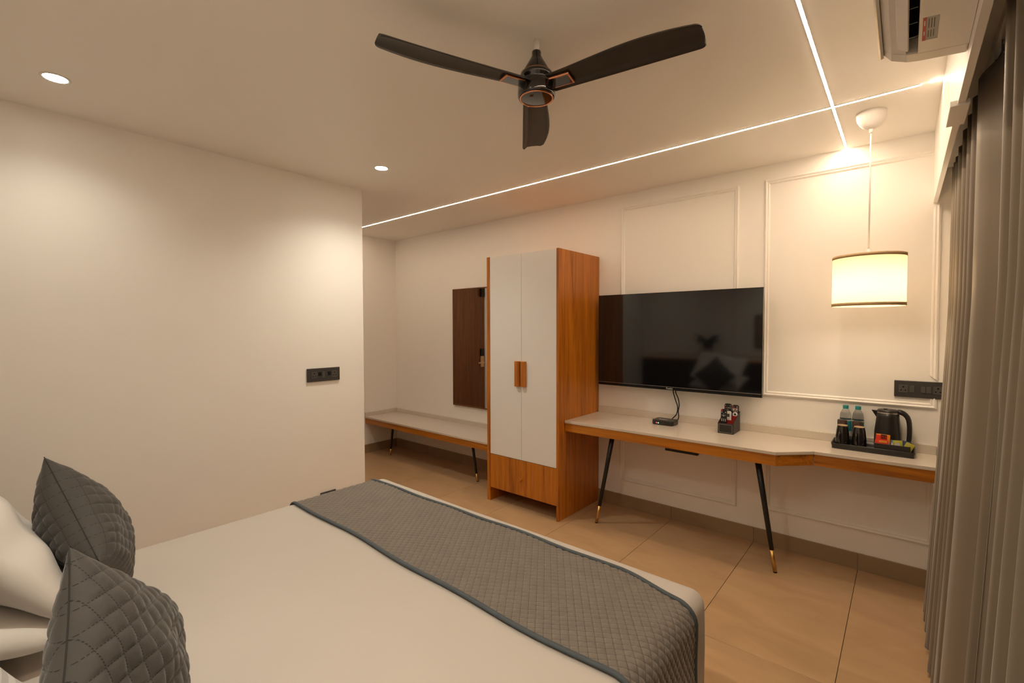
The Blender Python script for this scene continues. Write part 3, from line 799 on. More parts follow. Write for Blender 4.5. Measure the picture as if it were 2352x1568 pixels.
def remote_holder():
    x0, x1, yb, yf = -0.995, -0.893, -0.055, -0.222
    t = thing('remote_holder', 'black leather remote caddy with red lining on the desk', 'remote holder', ((x0 + x1) / 2, (yb + yf) / 2, DZ))
    hf, hb = 0.072, 0.140
    side = [(yf, DZ), (yb, DZ), (yb, DZ + hb), (yf, DZ + hf)]
    MB().extrude(side, 'x', x0, x0 + 0.004).build('side_panel', LEATHER, t)
    MB().extrude(side, 'x', x1 - 0.004, x1).build('side_panel', LEATHER, t)
    box('front_panel', (x0, yf - 0.001, DZ), (x1, yf + 0.004, DZ + hf), LEATHER, t, 0.001)
    box('back_panel', (x0 + 0.004, yb - 0.004, DZ), (x1 - 0.004, yb, DZ + hb), LEATHER, t)
    box('floor_panel', (x0 + 0.004, yf + 0.004, DZ), (x1 - 0.004, yb - 0.004, DZ + 0.004), LEATHER, t)
    for yy, hh in ((yf + 0.055, 0.088), (yf + 0.108, 0.112)):
        box('divider', (x0 + 0.004, yy, DZ + 0.004), (x1 - 0.004, yy + 0.003, DZ + hh), REDV, t)
    for xs in (x0 + 0.004, x1 - 0.0055):
        MB().extrude([(yf + 0.006, DZ + 0.004), (yb - 0.006, DZ + 0.004), (yb - 0.006, DZ + hb - 0.012), (yf + 0.006, DZ + hf - 0.008)], 'x', xs, xs + 0.0015).build('lining', REDV, t)
    st = MB(); w = 0.0022; i = 0.007
    fx0, fx1, fz0, fz1, yy = x0 + i, x1 - i, DZ + i, DZ + hf - i, yf - 0.0016
    for a, b in (((fx0, fz0), (fx1, fz0 + w)), ((fx0, fz1 - w), (fx1, fz1)), ((fx0, fz0), (fx0 + w, fz1)), ((fx1 - w, fz0), (fx1, fz1))):
        st.box((a[0], yy, a[1]), (b[0], yf, b[1]))
    st.build('stitching', STITCH, t)
    # remotes stand in it, leaning back
    def remote(label, cx, y, z0, w, L, lean, body, parts, th=0.014):
        M = Matrix.Translation((cx, y, z0)) @ Matrix.Rotation(math.radians(lean), 4, 'X')
        r = thing('remote_control', label, 'remote control', (cx, y, z0), 'remote controls in the caddy')
        def tr(m): return m.xform(M)
        pr = []
        rr = w * 0.28
        for ax, az, a0 in ((w / 2 - rr, L - rr, 0), (-w / 2 + rr, L - rr, PI / 2), (-w / 2 + rr, rr, PI), (w / 2 - rr, rr, 1.5 * PI)):
            for k in range(4):
                a = a0 + PI / 2 * k / 3
                pr.append((ax + rr * math.cos(a), az + rr * math.sin(a)))
        tr(MB().extrude(pr, 'y', -th, 0)).build('case', body, r, 0.002)
        for (nm, px, pz, pw, ph, m) in parts:
            if nm == 'ring':
                q = MB().lathe([(pw * 0.42, 0), (pw * 0.42, 0.002), (pw, 0.002), (pw, 0)], (0, 0, 0), 24, close=False).xform(Matrix.Translation((px, -th, pz)) @ Matrix.Rotation(PI / 2, 4, 'X'))
                tr(q).build('control_ring', m, r)
            else:
                tr(MB().box((px - pw / 2, -th - 0.0015, pz - ph / 2), (px + pw / 2, -th, pz + ph / 2))).build(nm, m, r)
    wh = mat('button_white', (0.72, 0.70, 0.68), 0.4); rd = mat('button_red', (0.6, 0.02, 0.02), 0.4); gn = mat('button_green', (0.03, 0.35, 0.12), 0.4); yl = mat('button_amber', (0.7, 0.4, 0.05), 0.4); bl = mat('button_blue', (0.3, 0.4, 0.6), 0.4); pk = mat('button_pink', (0.6, 0.3, 0.26), 0.4)
    blk = mat('remote_black', (0.010, 0.010, 0.011), 0.4)
    B = 'button'
    remote('black remote with red, green, amber and blue keys, back left in caddy', -0.968, yb - 0.030, DZ + 0.006, 0.048, 0.185, -6, blk,
           [(B, -0.016, 0.155, 0.006, 0.006, rd), (B, -0.005, 0.155, 0.006, 0.006, gn), (B, 0.006, 0.155, 0.006, 0.006, yl), (B, 0.017, 0.155, 0.006, 0.006, bl), (B, -0.016, 0.17, 0.004, 0.004, wh), (B, 0.016, 0.17, 0.004, 0.004, wh), (B, -0.016, 0.142, 0.004, 0.003, wh), (B, 0.0, 0.142, 0.004, 0.003, wh), (B, 0.016, 0.130, 0.005, 0.003, wh), (B, -0.016, 0.130, 0.004, 0.003, wh)])
    remote('black remote with a large white control ring, back right in the caddy', -0.918, yb - 0.030, DZ + 0.006, 0.043, 0.180, -6, blk,
           [('ring', 0, 0.112, 0.017, 0, wh), (B, -0.012, 0.168, 0.007, 0.007, rd), (B, 0.012, 0.166, 0.005, 0.005, wh), (B, -0.009, 0.154, 0.015, 0.006, pk), (B, 0.010, 0.154, 0.015, 0.006, pk), (B, -0.010, 0.145, 0.013, 0.006, wh), (B, 0.006, 0.145, 0.006, 0.006, wh), (B, 0.014, 0.145, 0.005, 0.005, wh), (B, 0.0, 0.135, 0.009, 0.006, pk), (B, -0.012, 0.135, 0.004, 0.005, wh), (B, 0.012, 0.133, 0.005, 0.005, wh)])
    remote('white air conditioner remote with a small grey display, middle of the caddy', -0.953, yf + 0.085, DZ + 0.006, 0.044, 0.140, -6, mat('remote_white', (0.72, 0.70, 0.66), 0.4),
           [('display', 0.004, 0.110, 0.016, 0.022, mat('lcd_grey', (0.07, 0.07, 0.06), 0.3)), (B, 0.005, 0.085, 0.014, 0.006, mat('button_grey', (0.45, 0.43, 0.40), 0.5)), (B, 0.005, 0.076, 0.014, 0.005, pk), (B, 0.005, 0.067, 0.014, 0.005, mat('button_grey', (0.45, 0.43, 0.40), 0.5))])
    keys = [(B, -0.012, 0.150, 0.009, 0.008, rd)] + [(B, -0.012 + 0.012 * i, 0.088 - 0.010 * j, 0.005, 0.005, wh) for i in range(3) for j in range(2)] + [(B, 0.0, 0.113, 0.006, 0.007, wh), (B, -0.012, 0.137, 0.006, 0.004, wh), (B, 0.012, 0.137, 0.006, 0.004, wh), (B, -0.010, 0.116, 0.003, 0.004, wh), (B, 0.010, 0.116, 0.003, 0.004, wh), (B, 0.0, 0.125, 0.004, 0.003, wh)]
    remote('small black remote with white keys and red power button, front of the caddy', -0.966, yf + 0.036, DZ + 0.006, 0.040, 0.160, -4, blk, keys, 0.012)
remote_holder()

# ------------------------------------------------------------------ wall plates
def plate_front():
    x0, x1, z0, z1 = -0.045, 0.182, 1.118, 1.216
    t = thing('switch_socket_plate', 'long dark grey switch and socket plate above the kettle', 'socket plate', (x0, 0, z0))
    box('plate', (x0, -0.014, z0), (x1, -0.001, z1), GREYP, t, 0.003)
    def sock(cx, cz):
        s = box('socket_module', (cx - 0.021, -0.0155, cz - 0.023), (cx + 0.021, -0.0135, cz + 0.023), GREYP2, t, 0.001)
        for dx, dz, r in ((0, 0.012, 0.0048), (-0.010, -0.008, 0.0038), (0.010, -0.008, 0.0038)):
            MB().lathe([(r, 0), (r, 0.0012)], (0, 0, 0), 12).xform(Matrix.Translation((cx + dx, -0.0148, cz + dz)) @ Matrix.Rotation(PI / 2, 4, 'X')).build('socket_hole', HOLE, s)
    cz = (z0 + z1) / 2
    sock(x0 + 0.042, cz); sock(x0 + 0.196, cz)
    for cx in (0.082, 0.132, 0.155):
        box('switch', (x0 + cx - 0.0105, -0.019, cz - 0.019), (x0 + cx + 0.0105, -0.0135, cz + 0.019), GREYP2, t, 0.0015)
plate_front()
def plate_left(y0, y1, z0, z1, label, detailed):
    t = thing('socket_plate', label, 'socket plate', (XP, y0, z0))
    box('plate', (XP + 0.001, y0, z0), (XP + 0.013, y1, z1), GREYP, t, 0.003)
    cz = (z0 + z1) / 2
    if not detailed:
        box('switch', (XP + 0.012, (y0 + y1) / 2 - 0.02, cz - 0.02), (XP + 0.016, (y0 + y1) / 2 + 0.02, cz + 0.02), GREYP2, t, 0.001)
        return
    for cy in (y0 + 0.055, y1 - 0.045):
        s = box('socket_module', (XP + 0.0125, cy - 0.022, cz - 0.026), (XP + 0.0148, cy + 0.022, cz + 0.024), GREYP2, t, 0.001)
        for dy, dz, r in ((0, 0.012, 0.005), (-0.010, -0.010, 0.004), (0.010, -0.010, 0.004)):
            MB().lathe([(r, 0), (r, 0.0012)], (0, 0, 0), 12).xform(Matrix.Translation((XP + 0.0142, cy + dy, cz + dz)) @ Matrix.Rotation(PI / 2, 4, 'Y')).build('socket_hole', HOLE, s)
    for cy in (y0 + 0.098, y1 - 0.088):
        box('charging_port', (XP + 0.0125, cy - 0.013, cz - 0.008), (XP + 0.0140, cy + 0.013, cz + 0.020), HOLE, t, 0.001)
    box('switch', (XP + 0.0125, y0 + 0.117, cz - 0.024), (XP + 0.0160, y0 + 0.138, cz + 0.022), GREYP2, t, 0.001)
plate_left(-1.983, -1.721, 1.130, 1.231, 'dark grey double socket plate on the plain partition wall', True)
plate_left(-1.890, -1.765, 0.185, 0.269, 'black outlet low on the partition wall just above the bed edge', False)

# ------------------------------------------------------------------ tea tray
TZ = DZ + 0.006
def tray_set():
    blackp = mat('tray_black', (0.020, 0.018, 0.017), 0.32)
    t = thing('serving_tray', 'black rectangular serving tray on the desk holding the tea things', 'tray', (-0.145, -0.11, DZ))
    x0, x1, y0, y1 = -0.338, 0.056, -0.212, -0.019
    rbox('tray_base', x0 + 0.004, x1 - 0.004, y0 + 0.004, y1 - 0.002, DZ, TZ, 0.016, blackp, t, 0.001)
    def ring(inset, r, z):
        poly = []
        for cx, cy, a0 in ((x1 - inset - r, y1 - inset - r, 0), (x0 + inset + r, y1 - inset - r, PI / 2), (x0 + inset + r, y0 + inset + r, PI), (x1 - inset - r, y0 + inset + r, 1.5 * PI)):
            for k in range(6):
                a = a0 + PI / 2 * k / 5
                poly.append((cx + r * math.cos(a), cy + r * math.sin(a), z))
        poly.append(poly[0])
        return poly
    MB().grid([ring(0.006, 0.016, DZ + 0.0005), ring(0.0, 0.018, DZ + 0.029), ring(0.0, 0.018, DZ + 0.033), ring(0.005, 0.014, DZ + 0.033), ring(0.009, 0.013, TZ - 0.001)]).build('tray_rim', blackp, t)
    # kettle
    cx, cy = -0.070, -0.085
    k = thing('electric_kettle', 'matte black electric kettle on the tray', 'kettle', (cx, cy, TZ))
    km = mat('kettle_black', (0.020, 0.018, 0.016), 0.33)
    MB().lathe([(0.058, 0), (0.060, 0.004), (0.058, 0.018)], (cx, cy, TZ), 40).build('power_base', km, k)
    MB().lathe([(0.060, 0.019), (0.063, 0.026), (0.0645, 0.06), (0.063, 0.11), (0.058, 0.16), (0.054, 0.20), (0.0525, 0.225)], (cx, cy, TZ), 48).build('jug', km, k)
    MB().lathe([(0.0535, 0.222), (0.0545, 0.226), (0.0530, 0.229)], (cx, cy, TZ), 48, close=False).build('rim_ring', STEEL, k)
    lid = MB().lathe([(0.052, 0.226), (0.052, 0.236), (0.047, 0.242), (0.001, 0.244)], (cx, cy, TZ), 48, close=False).build('lid', km, k)
    rbox('lid_tab', cx - 0.022, cx - 0.002, cy - 0.008, cy + 0.008, TZ + 0.242, TZ + 0.247, 0.006, HOLE, lid, 0.001)
    MB().add([(cx - 0.035, cy - 0.030, TZ + 0.232), (cx - 0.035, cy + 0.030, TZ + 0.232), (cx - 0.078, cy - 0.004, TZ + 0.234), (cx - 0.078, cy + 0.004, TZ + 0.234), (cx - 0.048, cy, TZ + 0.180), (cx - 0.030, cy, TZ + 0.200)],
             [(0, 1, 3, 2), (0, 2, 4), (2, 3, 4), (3, 1, 4), (1, 5, 4), (0, 4, 5), (0, 5, 1)]).build('spout', km, k, 0.002)
    hx = [(0.040, 0.236), (0.060, 0.234), (0.082, 0.222), (0.096, 0.195), (0.100, 0.15), (0.100, 0.09), (0.096, 0.055), (0.082, 0.042), (0.058, 0.046)]
    MB().tube([(cx + a, cy - 0.25 * a * 0.3, TZ + b) for a, b in hx], [0.019, 0.0185, 0.017, 0.0155, 0.0145, 0.0145, 0.0145, 0.0135, 0.013], 14, sect=(1.0, 0.85)).build('handle', km, k, subsurf=1)
    # bottles
    glass = mat('clear_plastic', (0.93, 0.95, 0.95), 0.05, trans=0.95, ior=1.15, spec=0.5)
    teal = mat('teal_plastic', (0.02, 0.24, 0.24), 0.4)
    lab = mat('label_teal', (0.03, 0.27, 0.31), 0.45); labw = mat('label_pale', (0.55, 0.62, 0.60), 0.45)
    def bottle(bx, by, label):
        b = thing('water_bottle', label, 'water bottle', (bx, by, TZ), 'water bottles on the tray')
        MB().lathe([(0.001, 0.004), (0.024, 0.0), (0.0295, 0.006), (0.030, 0.03), (0.0285, 0.036), (0.030, 0.042), (0.0285, 0.050), (0.030, 0.056), (0.030, 0.160), (0.0285, 0.166), (0.030, 0.172), (0.0285, 0.184), (0.024, 0.200), (0.017, 0.214), (0.0125, 0.221), (0.0125, 0.228)], (bx, by, TZ), 28, close=False).build('bottle_body', glass, b)
        c = MB().lathe([(0.0150, 0.222), (0.0152, 0.240), (0.0135, 0.243), (0.001, 0.243)], (bx, by, TZ), 24, close=False).build('cap', teal, b)
        MB().lathe([(0.0304, 0.085), (0.0304, 0.158)], (bx, by, TZ), 28, close=False).build('label', lab, b)
        MB().lathe([(0.0307, 0.148), (0.0307, 0.156)], (bx, by, TZ), 28, close=False).build('label_stripe', labw, b)
    bottle(-0.2780, -0.052, 'clear water bottle with teal cap, left of the two on the tray')
    bottle(-0.2150, -0.052, 'clear water bottle with teal cap, nearer the kettle')
    # tumblers turned over, with paper caps
    gl = mat('tumbler_glass', (0.95, 0.93, 0.90), 0.03, trans=0.95, ior=1.2)
    capm = mat('tumbler_cap', (0.055, 0.030, 0.020), 0.6, var=0.9, vscale=70)
    def tumbler(bx, by, label):
        b = thing('glass_tumbler', label, 'glass', (bx, by, TZ), 'tumblers behind the mugs')
        MB().lathe([(0.0265, 0.0), (0.0255, 0.05), (0.0245, 0.140), (0.001, 0.140)], (bx, by, TZ), 28, close=False).build('tumbler_body', gl, b)
        MB().lathe([(0.0255, 0.134), (0.0250, 0.154), (0.0225, 0.158), (0.001, 0.158)], (bx, by, TZ), 28, close=False).build('paper_cap', capm, b)
    tumbler(-0.290, -0.110, 'capped glass tumbler behind the left black mug')
    tumbler(-0.214, -0.110, 'capped glass tumbler behind the right black mug')
    mug = mat('mug_black_glaze', (0.010, 0.008, 0.007), 0.06, coat=0.5); clay = mat('mug_clay_base', (0.42, 0.28, 0.16), 0.6)
    def cup(bx, by, label):
        b = thing('mug', label, 'mug', (bx, by, TZ), 'black mugs standing upside down')
        MB().lathe([(0.0345, 0.0), (0.0365, 0.006), (0.0372, 0.033), (0.0352, 0.072), (0.0312, 0.108), (0.0275, 0.129), (0.0260, 0.133)], (bx, by, TZ), 40, close=False).build('mug_body', mug, b)
        MB().lathe([(0.0262, 0.1325), (0.0250, 0.1360), (0.0225, 0.1352), (0.001, 0.1345)], (bx, by, TZ), 40, close=False).build('unglazed_base', clay, b)
        MB().tube([(bx - 0.008, by - 0.033, TZ + 0.098), (bx - 0.012, by - 0.050, TZ + 0.092), (bx - 0.013, by - 0.056, TZ + 0.062), (bx - 0.011, by - 0.050, TZ + 0.036), (bx - 0.008, by - 0.033, TZ + 0.026)], 0.0058, 10).build('mug_handle', mug, b, subsurf=1)
    cup(-0.283, -0.1655 + 0.0, 'glossy black mug upside down, left of the pair on the tray')
    cup(-0.201, -0.1655 + 0.0, 'glossy black mug upside down, right of the pair on the tray')
    # sachet caddy
    cx0, cx1, cy0, cy1, ch = -0.128, 0.034, -0.200, -0.153, 0.056
    c = thing('sachet_caddy', 'small black caddy of sachets in front of the kettle', 'caddy', ((cx0 + cx1) / 2, (cy0 + cy1) / 2, TZ))
    box('caddy_floor', (cx0 + 0.002, cy0 + 0.002, TZ), (cx1 - 0.002, cy1 - 0.002, TZ + 0.004), blackp, c)
    for a, b_ in (((cx0, cy0), (cx1, cy0 + 0.003)), ((cx0, cy1 - 0.003), (cx1, cy1)), ((cx0, cy0 + 0.003), (cx0 + 0.003, cy1 - 0.003)), ((cx1 - 0.003, cy0 + 0.003), (cx1, cy1 - 0.003))):
        box('caddy_wall', (a[0], a[1], TZ), (b_[0], b_[1], TZ + ch), blackp, c, 0.001)
    def sachet(label, sx, sy, w, h, col, tilt, turn, bands):
        M = Matrix.Translation((sx, sy, TZ + 0.006)) @ Matrix.Rotation(math.radians(turn), 4, 'Y') @ Matrix.Rotation(math.radians(tilt), 4, 'X')
        s = thing('sachet', label, 'sachet', (sx, sy, TZ + 0.006), 'sachets in the caddy')
        nu, nv = 8, 10
        def side(sg):
            return [[(w * (i / nu - 0.5), sg * 0.0028 * math.sin(PI * i / nu) ** 0.6 * math.sin(PI * j / nv) ** 0.6, h * j / nv) for i in range(nu + 1)] for j in range(nv + 1)]
        m = MB().grid(side(-1)).grid(side(1)); m.xform(M).build('packet', mat('sachet_' + label.split()[0], col, 0.3), s)
        for (z0, z1, x0, x1, bc, bn) in bands:
            MB().box((w * x0, -0.0034, h * z0), (w * x1, -0.0026, h * z1)).xform(M).build('print_band', mat('band_' + bn, bc, 0.4), s)
    sachet('orange and red coffee sachet with a black badge, left in the caddy', -0.092, -0.180, 0.066, 0.102, (0.75, 0.26, 0.02), -6, 2, [(0.55, 0.93, -0.5, 0.30, (0.72, 0.035, 0.012), 'red'), (0.72, 0.98, -0.15, 0.28, (0.04, 0.03, 0.025), 'badge'), (0.42, 0.56, -0.4, 0.46, (0.25, 0.27, 0.42), 'bluegrey'), (0.42, 0.55, -0.5, -0.41, (0.72, 0.035, 0.012), 'red')])
    sachet('red coffee sachet tucked against the caddy front', -0.094, -0.189, 0.062, 0.070, (0.70, 0.05, 0.015), -3, 0, [(0.8, 0.95, -0.2, 0.4, (0.75, 0.30, 0.03), 'orange')])
    sachet('blue sachet standing beside the red coffee packets', -0.046, -0.176, 0.024, 0.074, (0.10, 0.16, 0.30), -4, 3, [(0.6, 0.8, -0.3, 0.3, (0.6, 0.6, 0.6), 'pale')])
    sachet('lime green tea sachet with a pale patch, middle of the caddy', -0.018, -0.181, 0.044, 0.076, (0.42, 0.42, 0.05), -5, -4, [(0.55, 0.8, -0.3, 0.25, (0.5, 0.48, 0.45), 'patch')])
    sachet('yellow tea sachet slumped at the right end of the caddy', 0.006, -0.187, 0.040, 0.074, (0.45, 0.42, 0.06), -4, 24, [])
    sachet('navy sachet lying behind the tea packets', 0.010, -0.168, 0.040, 0.074, (0.03, 0.05, 0.12), -8, 8, [])
tray_set()

# ------------------------------------------------------------------ bed
BX0, BX1, BY0, BY1, BZ = -2.545, -0.530, -3.93, -1.905, 0.585
def wob(x, y):
    return (math.sin(3.1 * x + 1.3 * y) * 0.5 + math.sin(5.7 * x - 4.1 * y + 1.0) * 0.3 + math.sin(11 * x + 7 * y) * 0.12)
def drape(X, Y, off=0.0, r=0.055, wrinkle=0.004, flare=0.0):
    px = min(max(X, BX0 + r), BX1 - r); py = min(max(Y, BY0 + r), BY1 - r)
    ox, oy = X - px, Y - py
    d4 = (abs(ox) ** 4 + abs(oy) ** 4) ** 0.25
    h = math.hypot(ox, oy)
    zt = BZ + wrinkle * wob(X, Y) * (1 if h == 0 else 0.6)
    if h < 1e-9:
        return (X, Y, zt + off)
    dx, dy = ox / h, oy / h
    q = r * PI / 2
    if d4 < q:
        a = d4 / r
        out = (r + off) * math.sin(a); z = zt - r + (r + off) * math.cos(a)
    else:
        out = r + off + flare * (d4 - q) + 0.004 * math.sin(14 * (X - Y)) * min(1, (d4 - q) / 0.15); z = zt - r - (d4 - q)
    return (px + dx * out, py + dy * out, z)
def bed():
    t = thing('bed', 'wide double bed with teak base and dark upholstered headboard', 'bed', ((BX0 + BX1) / 2, (BY0 + BY1) / 2, 0))
    b0 = (BX0 + 0.03, BY0 - 0.02); b1 = (BX1 - 0.025, BY1 - 0.022)
    box('base', (b0[0], b0[1], 0.07), (b1[0], b1[1], 0.30), WOODX, t, 0.004)
    for px in (b0[0] + 0.06, b1[0] - 0.06):
        for py in (b0[1] + 0.08, b1[1] - 0.08):
            MB().tube([(px, py, 0.08), (px, py, 0.0)], [0.03, 0.024], 16).build('leg', WOODZ, t)
    rbox('mattress', BX0 + 0.02, BX1 - 0.02, BY0, BY1 - 0.02, 0.30, BZ - 0.02, 0.05, LINEN, t, 0.02)
    hb = MB().box((XP + 0.03, YB + 0.012, 0.10), (-0.28, YB + 0.085, 1.02)).build('headboard', UPH, t, 0.012)
    box('headboard_rail', (XP + 0.03, YB + 0.004, 1.02), (-0.28, YB + 0.092, 1.045), WOODX, hb, 0.004)
    for k in range(1, 5):
        xx = XP + 0.03 + k * (-0.28 - XP - 0.03) / 5
        box('headboard_seam', (xx - 0.003, YB + 0.084, 0.12), (xx + 0.003, YB + 0.0865, 1.01), HOLE, hb)
    # sheet: over the top and hanging to the base
    hang = 0.055 * PI / 2 + 0.30
    def lin(a, b, n): return [a + (b - a) * i / n for i in range(n + 1)]
    def dense(a0, a1, r):
        xs = lin(a0 + r - hang, a0 + r - 0.087, 8) + lin(a0 + r - 0.08, a0 + r, 8) + lin(a0 + r + 0.03, a1 - r - 0.03, 46) + lin(a1 - r, a1 - r + 0.08, 8) + lin(a1 - r + 0.087, a1 - r + hang, 8)
        return xs
    r = 0.055
    xs = dense(BX0, BX1, r); ys = [y for y in dense(BY0, BY1, r) if y > BY0 + 0.03]
    tag(MB().grid([[drape(x, y) for x in xs] for y in ys]).build('bed_sheet', LINEN, solid=0.004), 'smooth white sheet covering the bed', 'bed sheet')
bed()
def runner():
    t = thing('bed_runner', 'grey quilted bed runner with blue piping across the foot of the bed', 'bed runner', ((BX0 + BX1) / 2, -2.25, BZ))
    def yn(x): return -2.515 + 0.012 * math.sin(2.3 * x + 0.4) + 0.006 * math.sin(9 * x)
    def yf(x):
        q = min(1.0, max(0.0, (x - (BX1 - 0.30)) / 0.30))
        return -2.005 + 0.006 * math.sin(3.1 * x) + 0.004 * math.sin(13 * x) - 0.055 * q * q * (3 - 2 * q)
    hang = 0.055 * PI / 2 + 0.285
    xa, xb = BX0 + 0.055 - hang, BX1 - 0.055 + hang
    nx, ny = 860, 170
    cell = 0.0275
    m = MB(); uv = []
    rows = []
    for j in range(ny + 1):
        row = []
        for i in range(nx + 1):
            X = xa + (xb - xa) * i / nx
            y0, y1 = yn(X), yf(X)
            Y = y0 + (y1 - y0) * j / ny
            u = (X * 0.86 + (Y + 2.2) * 0.62) / cell; v = (X * 0.62 - (Y + 2.2) * 0.98) / cell
            fu, fv = abs(u - math.floor(u) - 0.5) * 2, abs(v - math.floor(v) - 0.5) * 2
            puff = (1 - fu ** 3.0) * (1 - fv ** 3.0)
            edge = min(1.0, min(j, ny - j) / 3.0)
            row.append(drape(X, Y, 0.007 + 0.0042 * puff * edge + 0.0015 * wob(4 * X, 5 * Y)))
            uv.append((u, v))
        rows.append(row)
    m.grid(rows)
    m.build('quilted_cloth', QRUN, t, uv=uv)
    for fn in (yn, yf):
        pts = [drape(xa + (xb - xa) * i / 240, fn(xa + (xb - xa) * i / 240), 0.010) for i in range(241)]
        MB().tube(pts, 0.0095, 8, sect=(1.0, 0.65)).build('piping', PIPING, t)
runner()

# ------------------------------------------------------------------ cushions and pillows
def cushion_mesh(w, h, th, n, puff_cell=None, puff=0.0, pinch=0.10, seed=0, power=0.45, crease=0.0, spin=0.0):
    # local x = width, z = height, y = thickness; returns builder and quilt uv
    rg = random.Random(seed)
    ph = [rg.uniform(0, 6.28) for _ in range(8)]
    m = MB(); uv = []
    for sg in (-1, 1):
        rows = []
        for j in range(n + 1):
            row = []
            for i in range(n + 1):
                a, b = 2 * i / n - 1, 2 * j / n - 1
                # edges curve in between the corners
                x = a * w / 2 * (1 - pinch * (1 - b * b) * abs(a) ** 3 * 0.6)
                z = b * h / 2 * (1 - pinch * (1 - a * a) * abs(b) ** 3 * 0.6)
                t = ((1 - a * a) * (1 - b * b))
                y = th / 2 * max(0, t) ** power
                y += crease * th * (math.sin(5 * a + 3 * b + ph[0]) * 0.5 + math.sin(9 * b - 4 * a + ph[1]) * 0.35 + math.sin(13 * a + ph[2]) * 0.2) * t ** 0.7
                u = v = 0.0
                if puff_cell:
                    u, v = (a * w / 2) / puff_cell, (b * h / 2) / puff_cell
                    cs, sn = math.cos(math.radians(spin)), math.sin(math.radians(spin)); u, v = u * cs - v * sn, u * sn + v * cs
                    if puff > 0:
                        fu, fv = abs(u - math.floor(u) - 0.5) * 2, abs(v - math.floor(v) - 0.5) * 2
                        y += puff * (1 - fu ** 3) * (1 - fv ** 3) * min(1, t * 6)
                row.append((x, sg * y, z)); uv.append((u, v))
            rows.append(row)
        if sg > 0: rows = rows
        m.grid(rows)
    return m, uv
def weld(o, d=0.0005):
    bm = bmesh.new(); bm.from_mesh(o.data)
    bmesh.ops.remove_doubles(bm, verts=bm.verts, dist=d)
    bmesh.ops.recalc_face_normals(bm, faces=bm.faces)
    bm.to_mesh(o.data); bm.free()
def place_soft(name, label, cat, group, m, uv, M, material, seam=None):
    m.xform(M)
    t = thing(name, label, cat, M.translation, group)
    weld(m.build('cover', material, t, uv=uv))
    if seam:
        w, h, pinch, smat = seam
        pts = []
        for (ax, az, bx, bz) in ((-1, -1, 1, -1), (1, -1, 1, 1), (1, 1, -1, 1), (-1, 1, -1, -1)):
            for k in range(12):
                a = ax + (bx - ax) * k / 12; b = az + (bz - az) * k / 12
                pts.append(M @ Vector((a * w / 2 * (1 - pinch * (1 - b * b) * abs(a) ** 3 * 0.6), 0, b * h / 2 * (1 - pinch * (1 - a * a) * abs(b) ** 3 * 0.6))))
        pts.append(pts[0])
        MB().tube(pts, 0.0014, 6).build('seam', smat, t)
    return t
def cushions():
    SE = mat('cushion_seam', (0.020, 0.018, 0.016), 0.8)
    for k, (cx, cy, cz, lean, turn, label) in enumerate([
            (-2.045, -3.390, 0.862, 19, -2, 'charcoal quilted cushion standing on its corner, farther from the camera'),
            (-1.150, -3.450, 0.852, 16, -28, 'charcoal quilted cushion standing on its corner, nearest the camera')]):
        m, uv = cushion_mesh(0.405, 0.405, 0.20 - 0.05 * k, 120, 0.0365, 0.0046, 0.16, 3 + k, 0.5, 0.06, 34 * k)
        M = Matrix.Translation((cx, cy, cz)) @ Matrix.Rotation(math.radians(turn), 4, 'Z') @ Matrix.Rotation(math.radians(lean), 4, 'X') @ Matrix.Rotation(math.radians(45), 4, 'Y')
        place_soft('cushion', label, 'cushion', 'charcoal quilted cushions', m, uv, M, QCUS, (0.405, 0.405, 0.16, SE))
    spots = [  # centre, lean, twist, tilt, material, label, size
        ((-2.08, -3.700, 0.742), 72, 3, 3, PILLOWC, 'white pillow lying lowest behind the farther cushion', (0.70, 0.47, 0.17)),
        ((-1.02, -3.810, 0.850), 15, 0, 0, STRIPE, 'white striped pillow propped against the headboard behind the nearest cushion', (0.72, 0.47, 0.17)),
        ((-2.06, -3.630, 0.945), 36, 2, 9, PILLOWC, 'plain white pillow propped on another, touching the farther cushion', (0.70, 0.46, 0.17)),
        ((-1.04, -3.630, 0.800), 28, -2, -2, STRIPE, 'white satin striped pillow directly behind the nearest cushion', (0.70, 0.46, 0.16)),
    ]
    for i, (c, lean, turn, tilt, mt, label, (w, h, th)) in enumerate(spots):
        m, uv = cushion_mesh(w, h, th, 64, 0.032, 0.0, 0.06, 20 + i, 0.42, 0.09)
        M = Matrix.Translation(c) @ Matrix.Rotation(math.radians(turn), 4, 'Z') @ Matrix.Rotation(math.radians(lean), 4, 'X') @ Matrix.Rotation(math.radians(tilt), 4, 'Y')
        place_soft('pillow', label, 'pillow', 'white pillows at the headboard', m, uv, M, mt)
cushions()

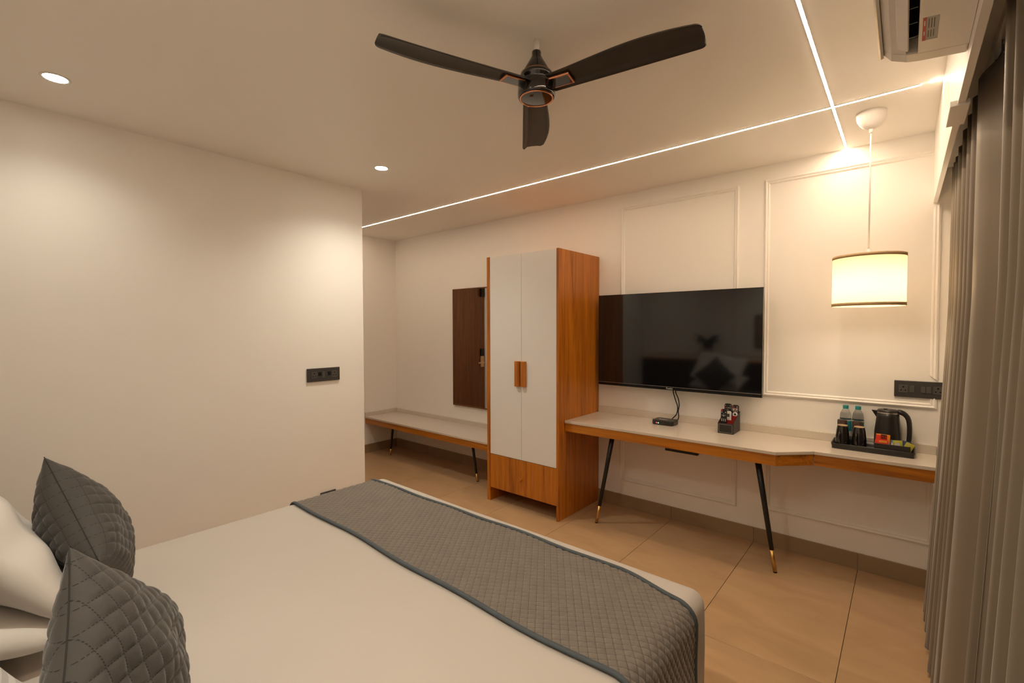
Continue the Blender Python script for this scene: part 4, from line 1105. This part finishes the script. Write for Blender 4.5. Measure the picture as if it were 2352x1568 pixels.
# ------------------------------------------------------------------ seen only as reflections in the television
def reflected():
    p = thing('framed_picture', 'dark framed picture on the headboard wall, reflected in the television', 'picture', (-1.45, YB, 1.25))
    x0, x1, z0, z1 = -1.68, -1.20, 1.24, 1.72
    box('picture_print', (x0 + 0.02, YB + 0.004, z0 + 0.02), (x1 - 0.02, YB + 0.012, z1 - 0.02), mat('picture_paper', (0.30, 0.22, 0.15), 0.6, var=0.6, vscale=5), p)
    for a, b in (((x0, z0), (x0 + 0.02, z1)), ((x1 - 0.02, z0), (x1, z1)), ((x0 + 0.02, z0), (x1 - 0.02, z0 + 0.02)), ((x0 + 0.02, z1 - 0.02), (x1 - 0.02, z1))):
        box('frame_rail', (a[0], YB + 0.001, a[1]), (b[0], YB + 0.025, b[1]), BLACKM, p, 0.002)
    c = Vector((-2.32, YB + 0.10, 1.20))
    w = thing('wall_planter', 'dark leafy plant in a wall planter, reflected in the television', 'plant', c)
    MB().lathe([(0.05, 0.0), (0.075, 0.06), (0.08, 0.12), (0.072, 0.12), (0.06, 0.09), (0.001, 0.09)], c, 28, close=False).build('pot', BLACKM, w)
    box('bracket', (c.x - 0.02, YB + 0.001, c.z + 0.04), (c.x + 0.02, c.y - 0.06, c.z + 0.07), BLACKM, w)
    leafm = mat('leaf_green', (0.020, 0.045, 0.018), 0.45)
    rg = random.Random(5)
    for k in range(22):
        a = rg.uniform(-0.2, PI + 0.2); L = rg.uniform(0.14, 0.24); up = rg.uniform(0.4, 1.2)
        d = Vector((math.cos(a), max(-0.25, math.sin(a)) * 0.5, 0))
        rows = []
        for i in range(7):
            s = i / 6
            q = c + Vector((0, 0, 0.10)) + d * L * s + Vector((0, 0, up * L * s - 0.5 * L * s * s))
            hw = 0.028 * math.sin(PI * min(0.98, s * 0.92 + 0.06))
            sd = Vector((-d.y, d.x, 0.3)).normalized()
            rows.append([tuple(q - sd * hw), tuple(q + Vector((0, 0, -0.004))), tuple(q + sd * hw)])
        MB().grid(rows).build('leaf', leafm, w, solid=0.001)
    x0, x1 = -3.30, -0.30
    r = bpy.data.objects.new('trim_7', None); COL.objects.link(r); r.location = (x0, YB, 1.12); structure(r, 'moulded panel on the wall above the headboard')
    for a, b in (((x0, 1.12), (x1, 1.15)), ((x0, 2.50), (x1, 2.53)), ((x0, 1.15), (x0 + 0.03, 2.50)), ((-1.95, 1.15), (-1.92, 2.50)), ((x1 - 0.03, 1.15), (x1, 2.50))):
        box('moulding_rail', (a[0], YB, a[1]), (b[0], YB + 0.014, b[1]), TRIMP, r, 0.004)
reflected()
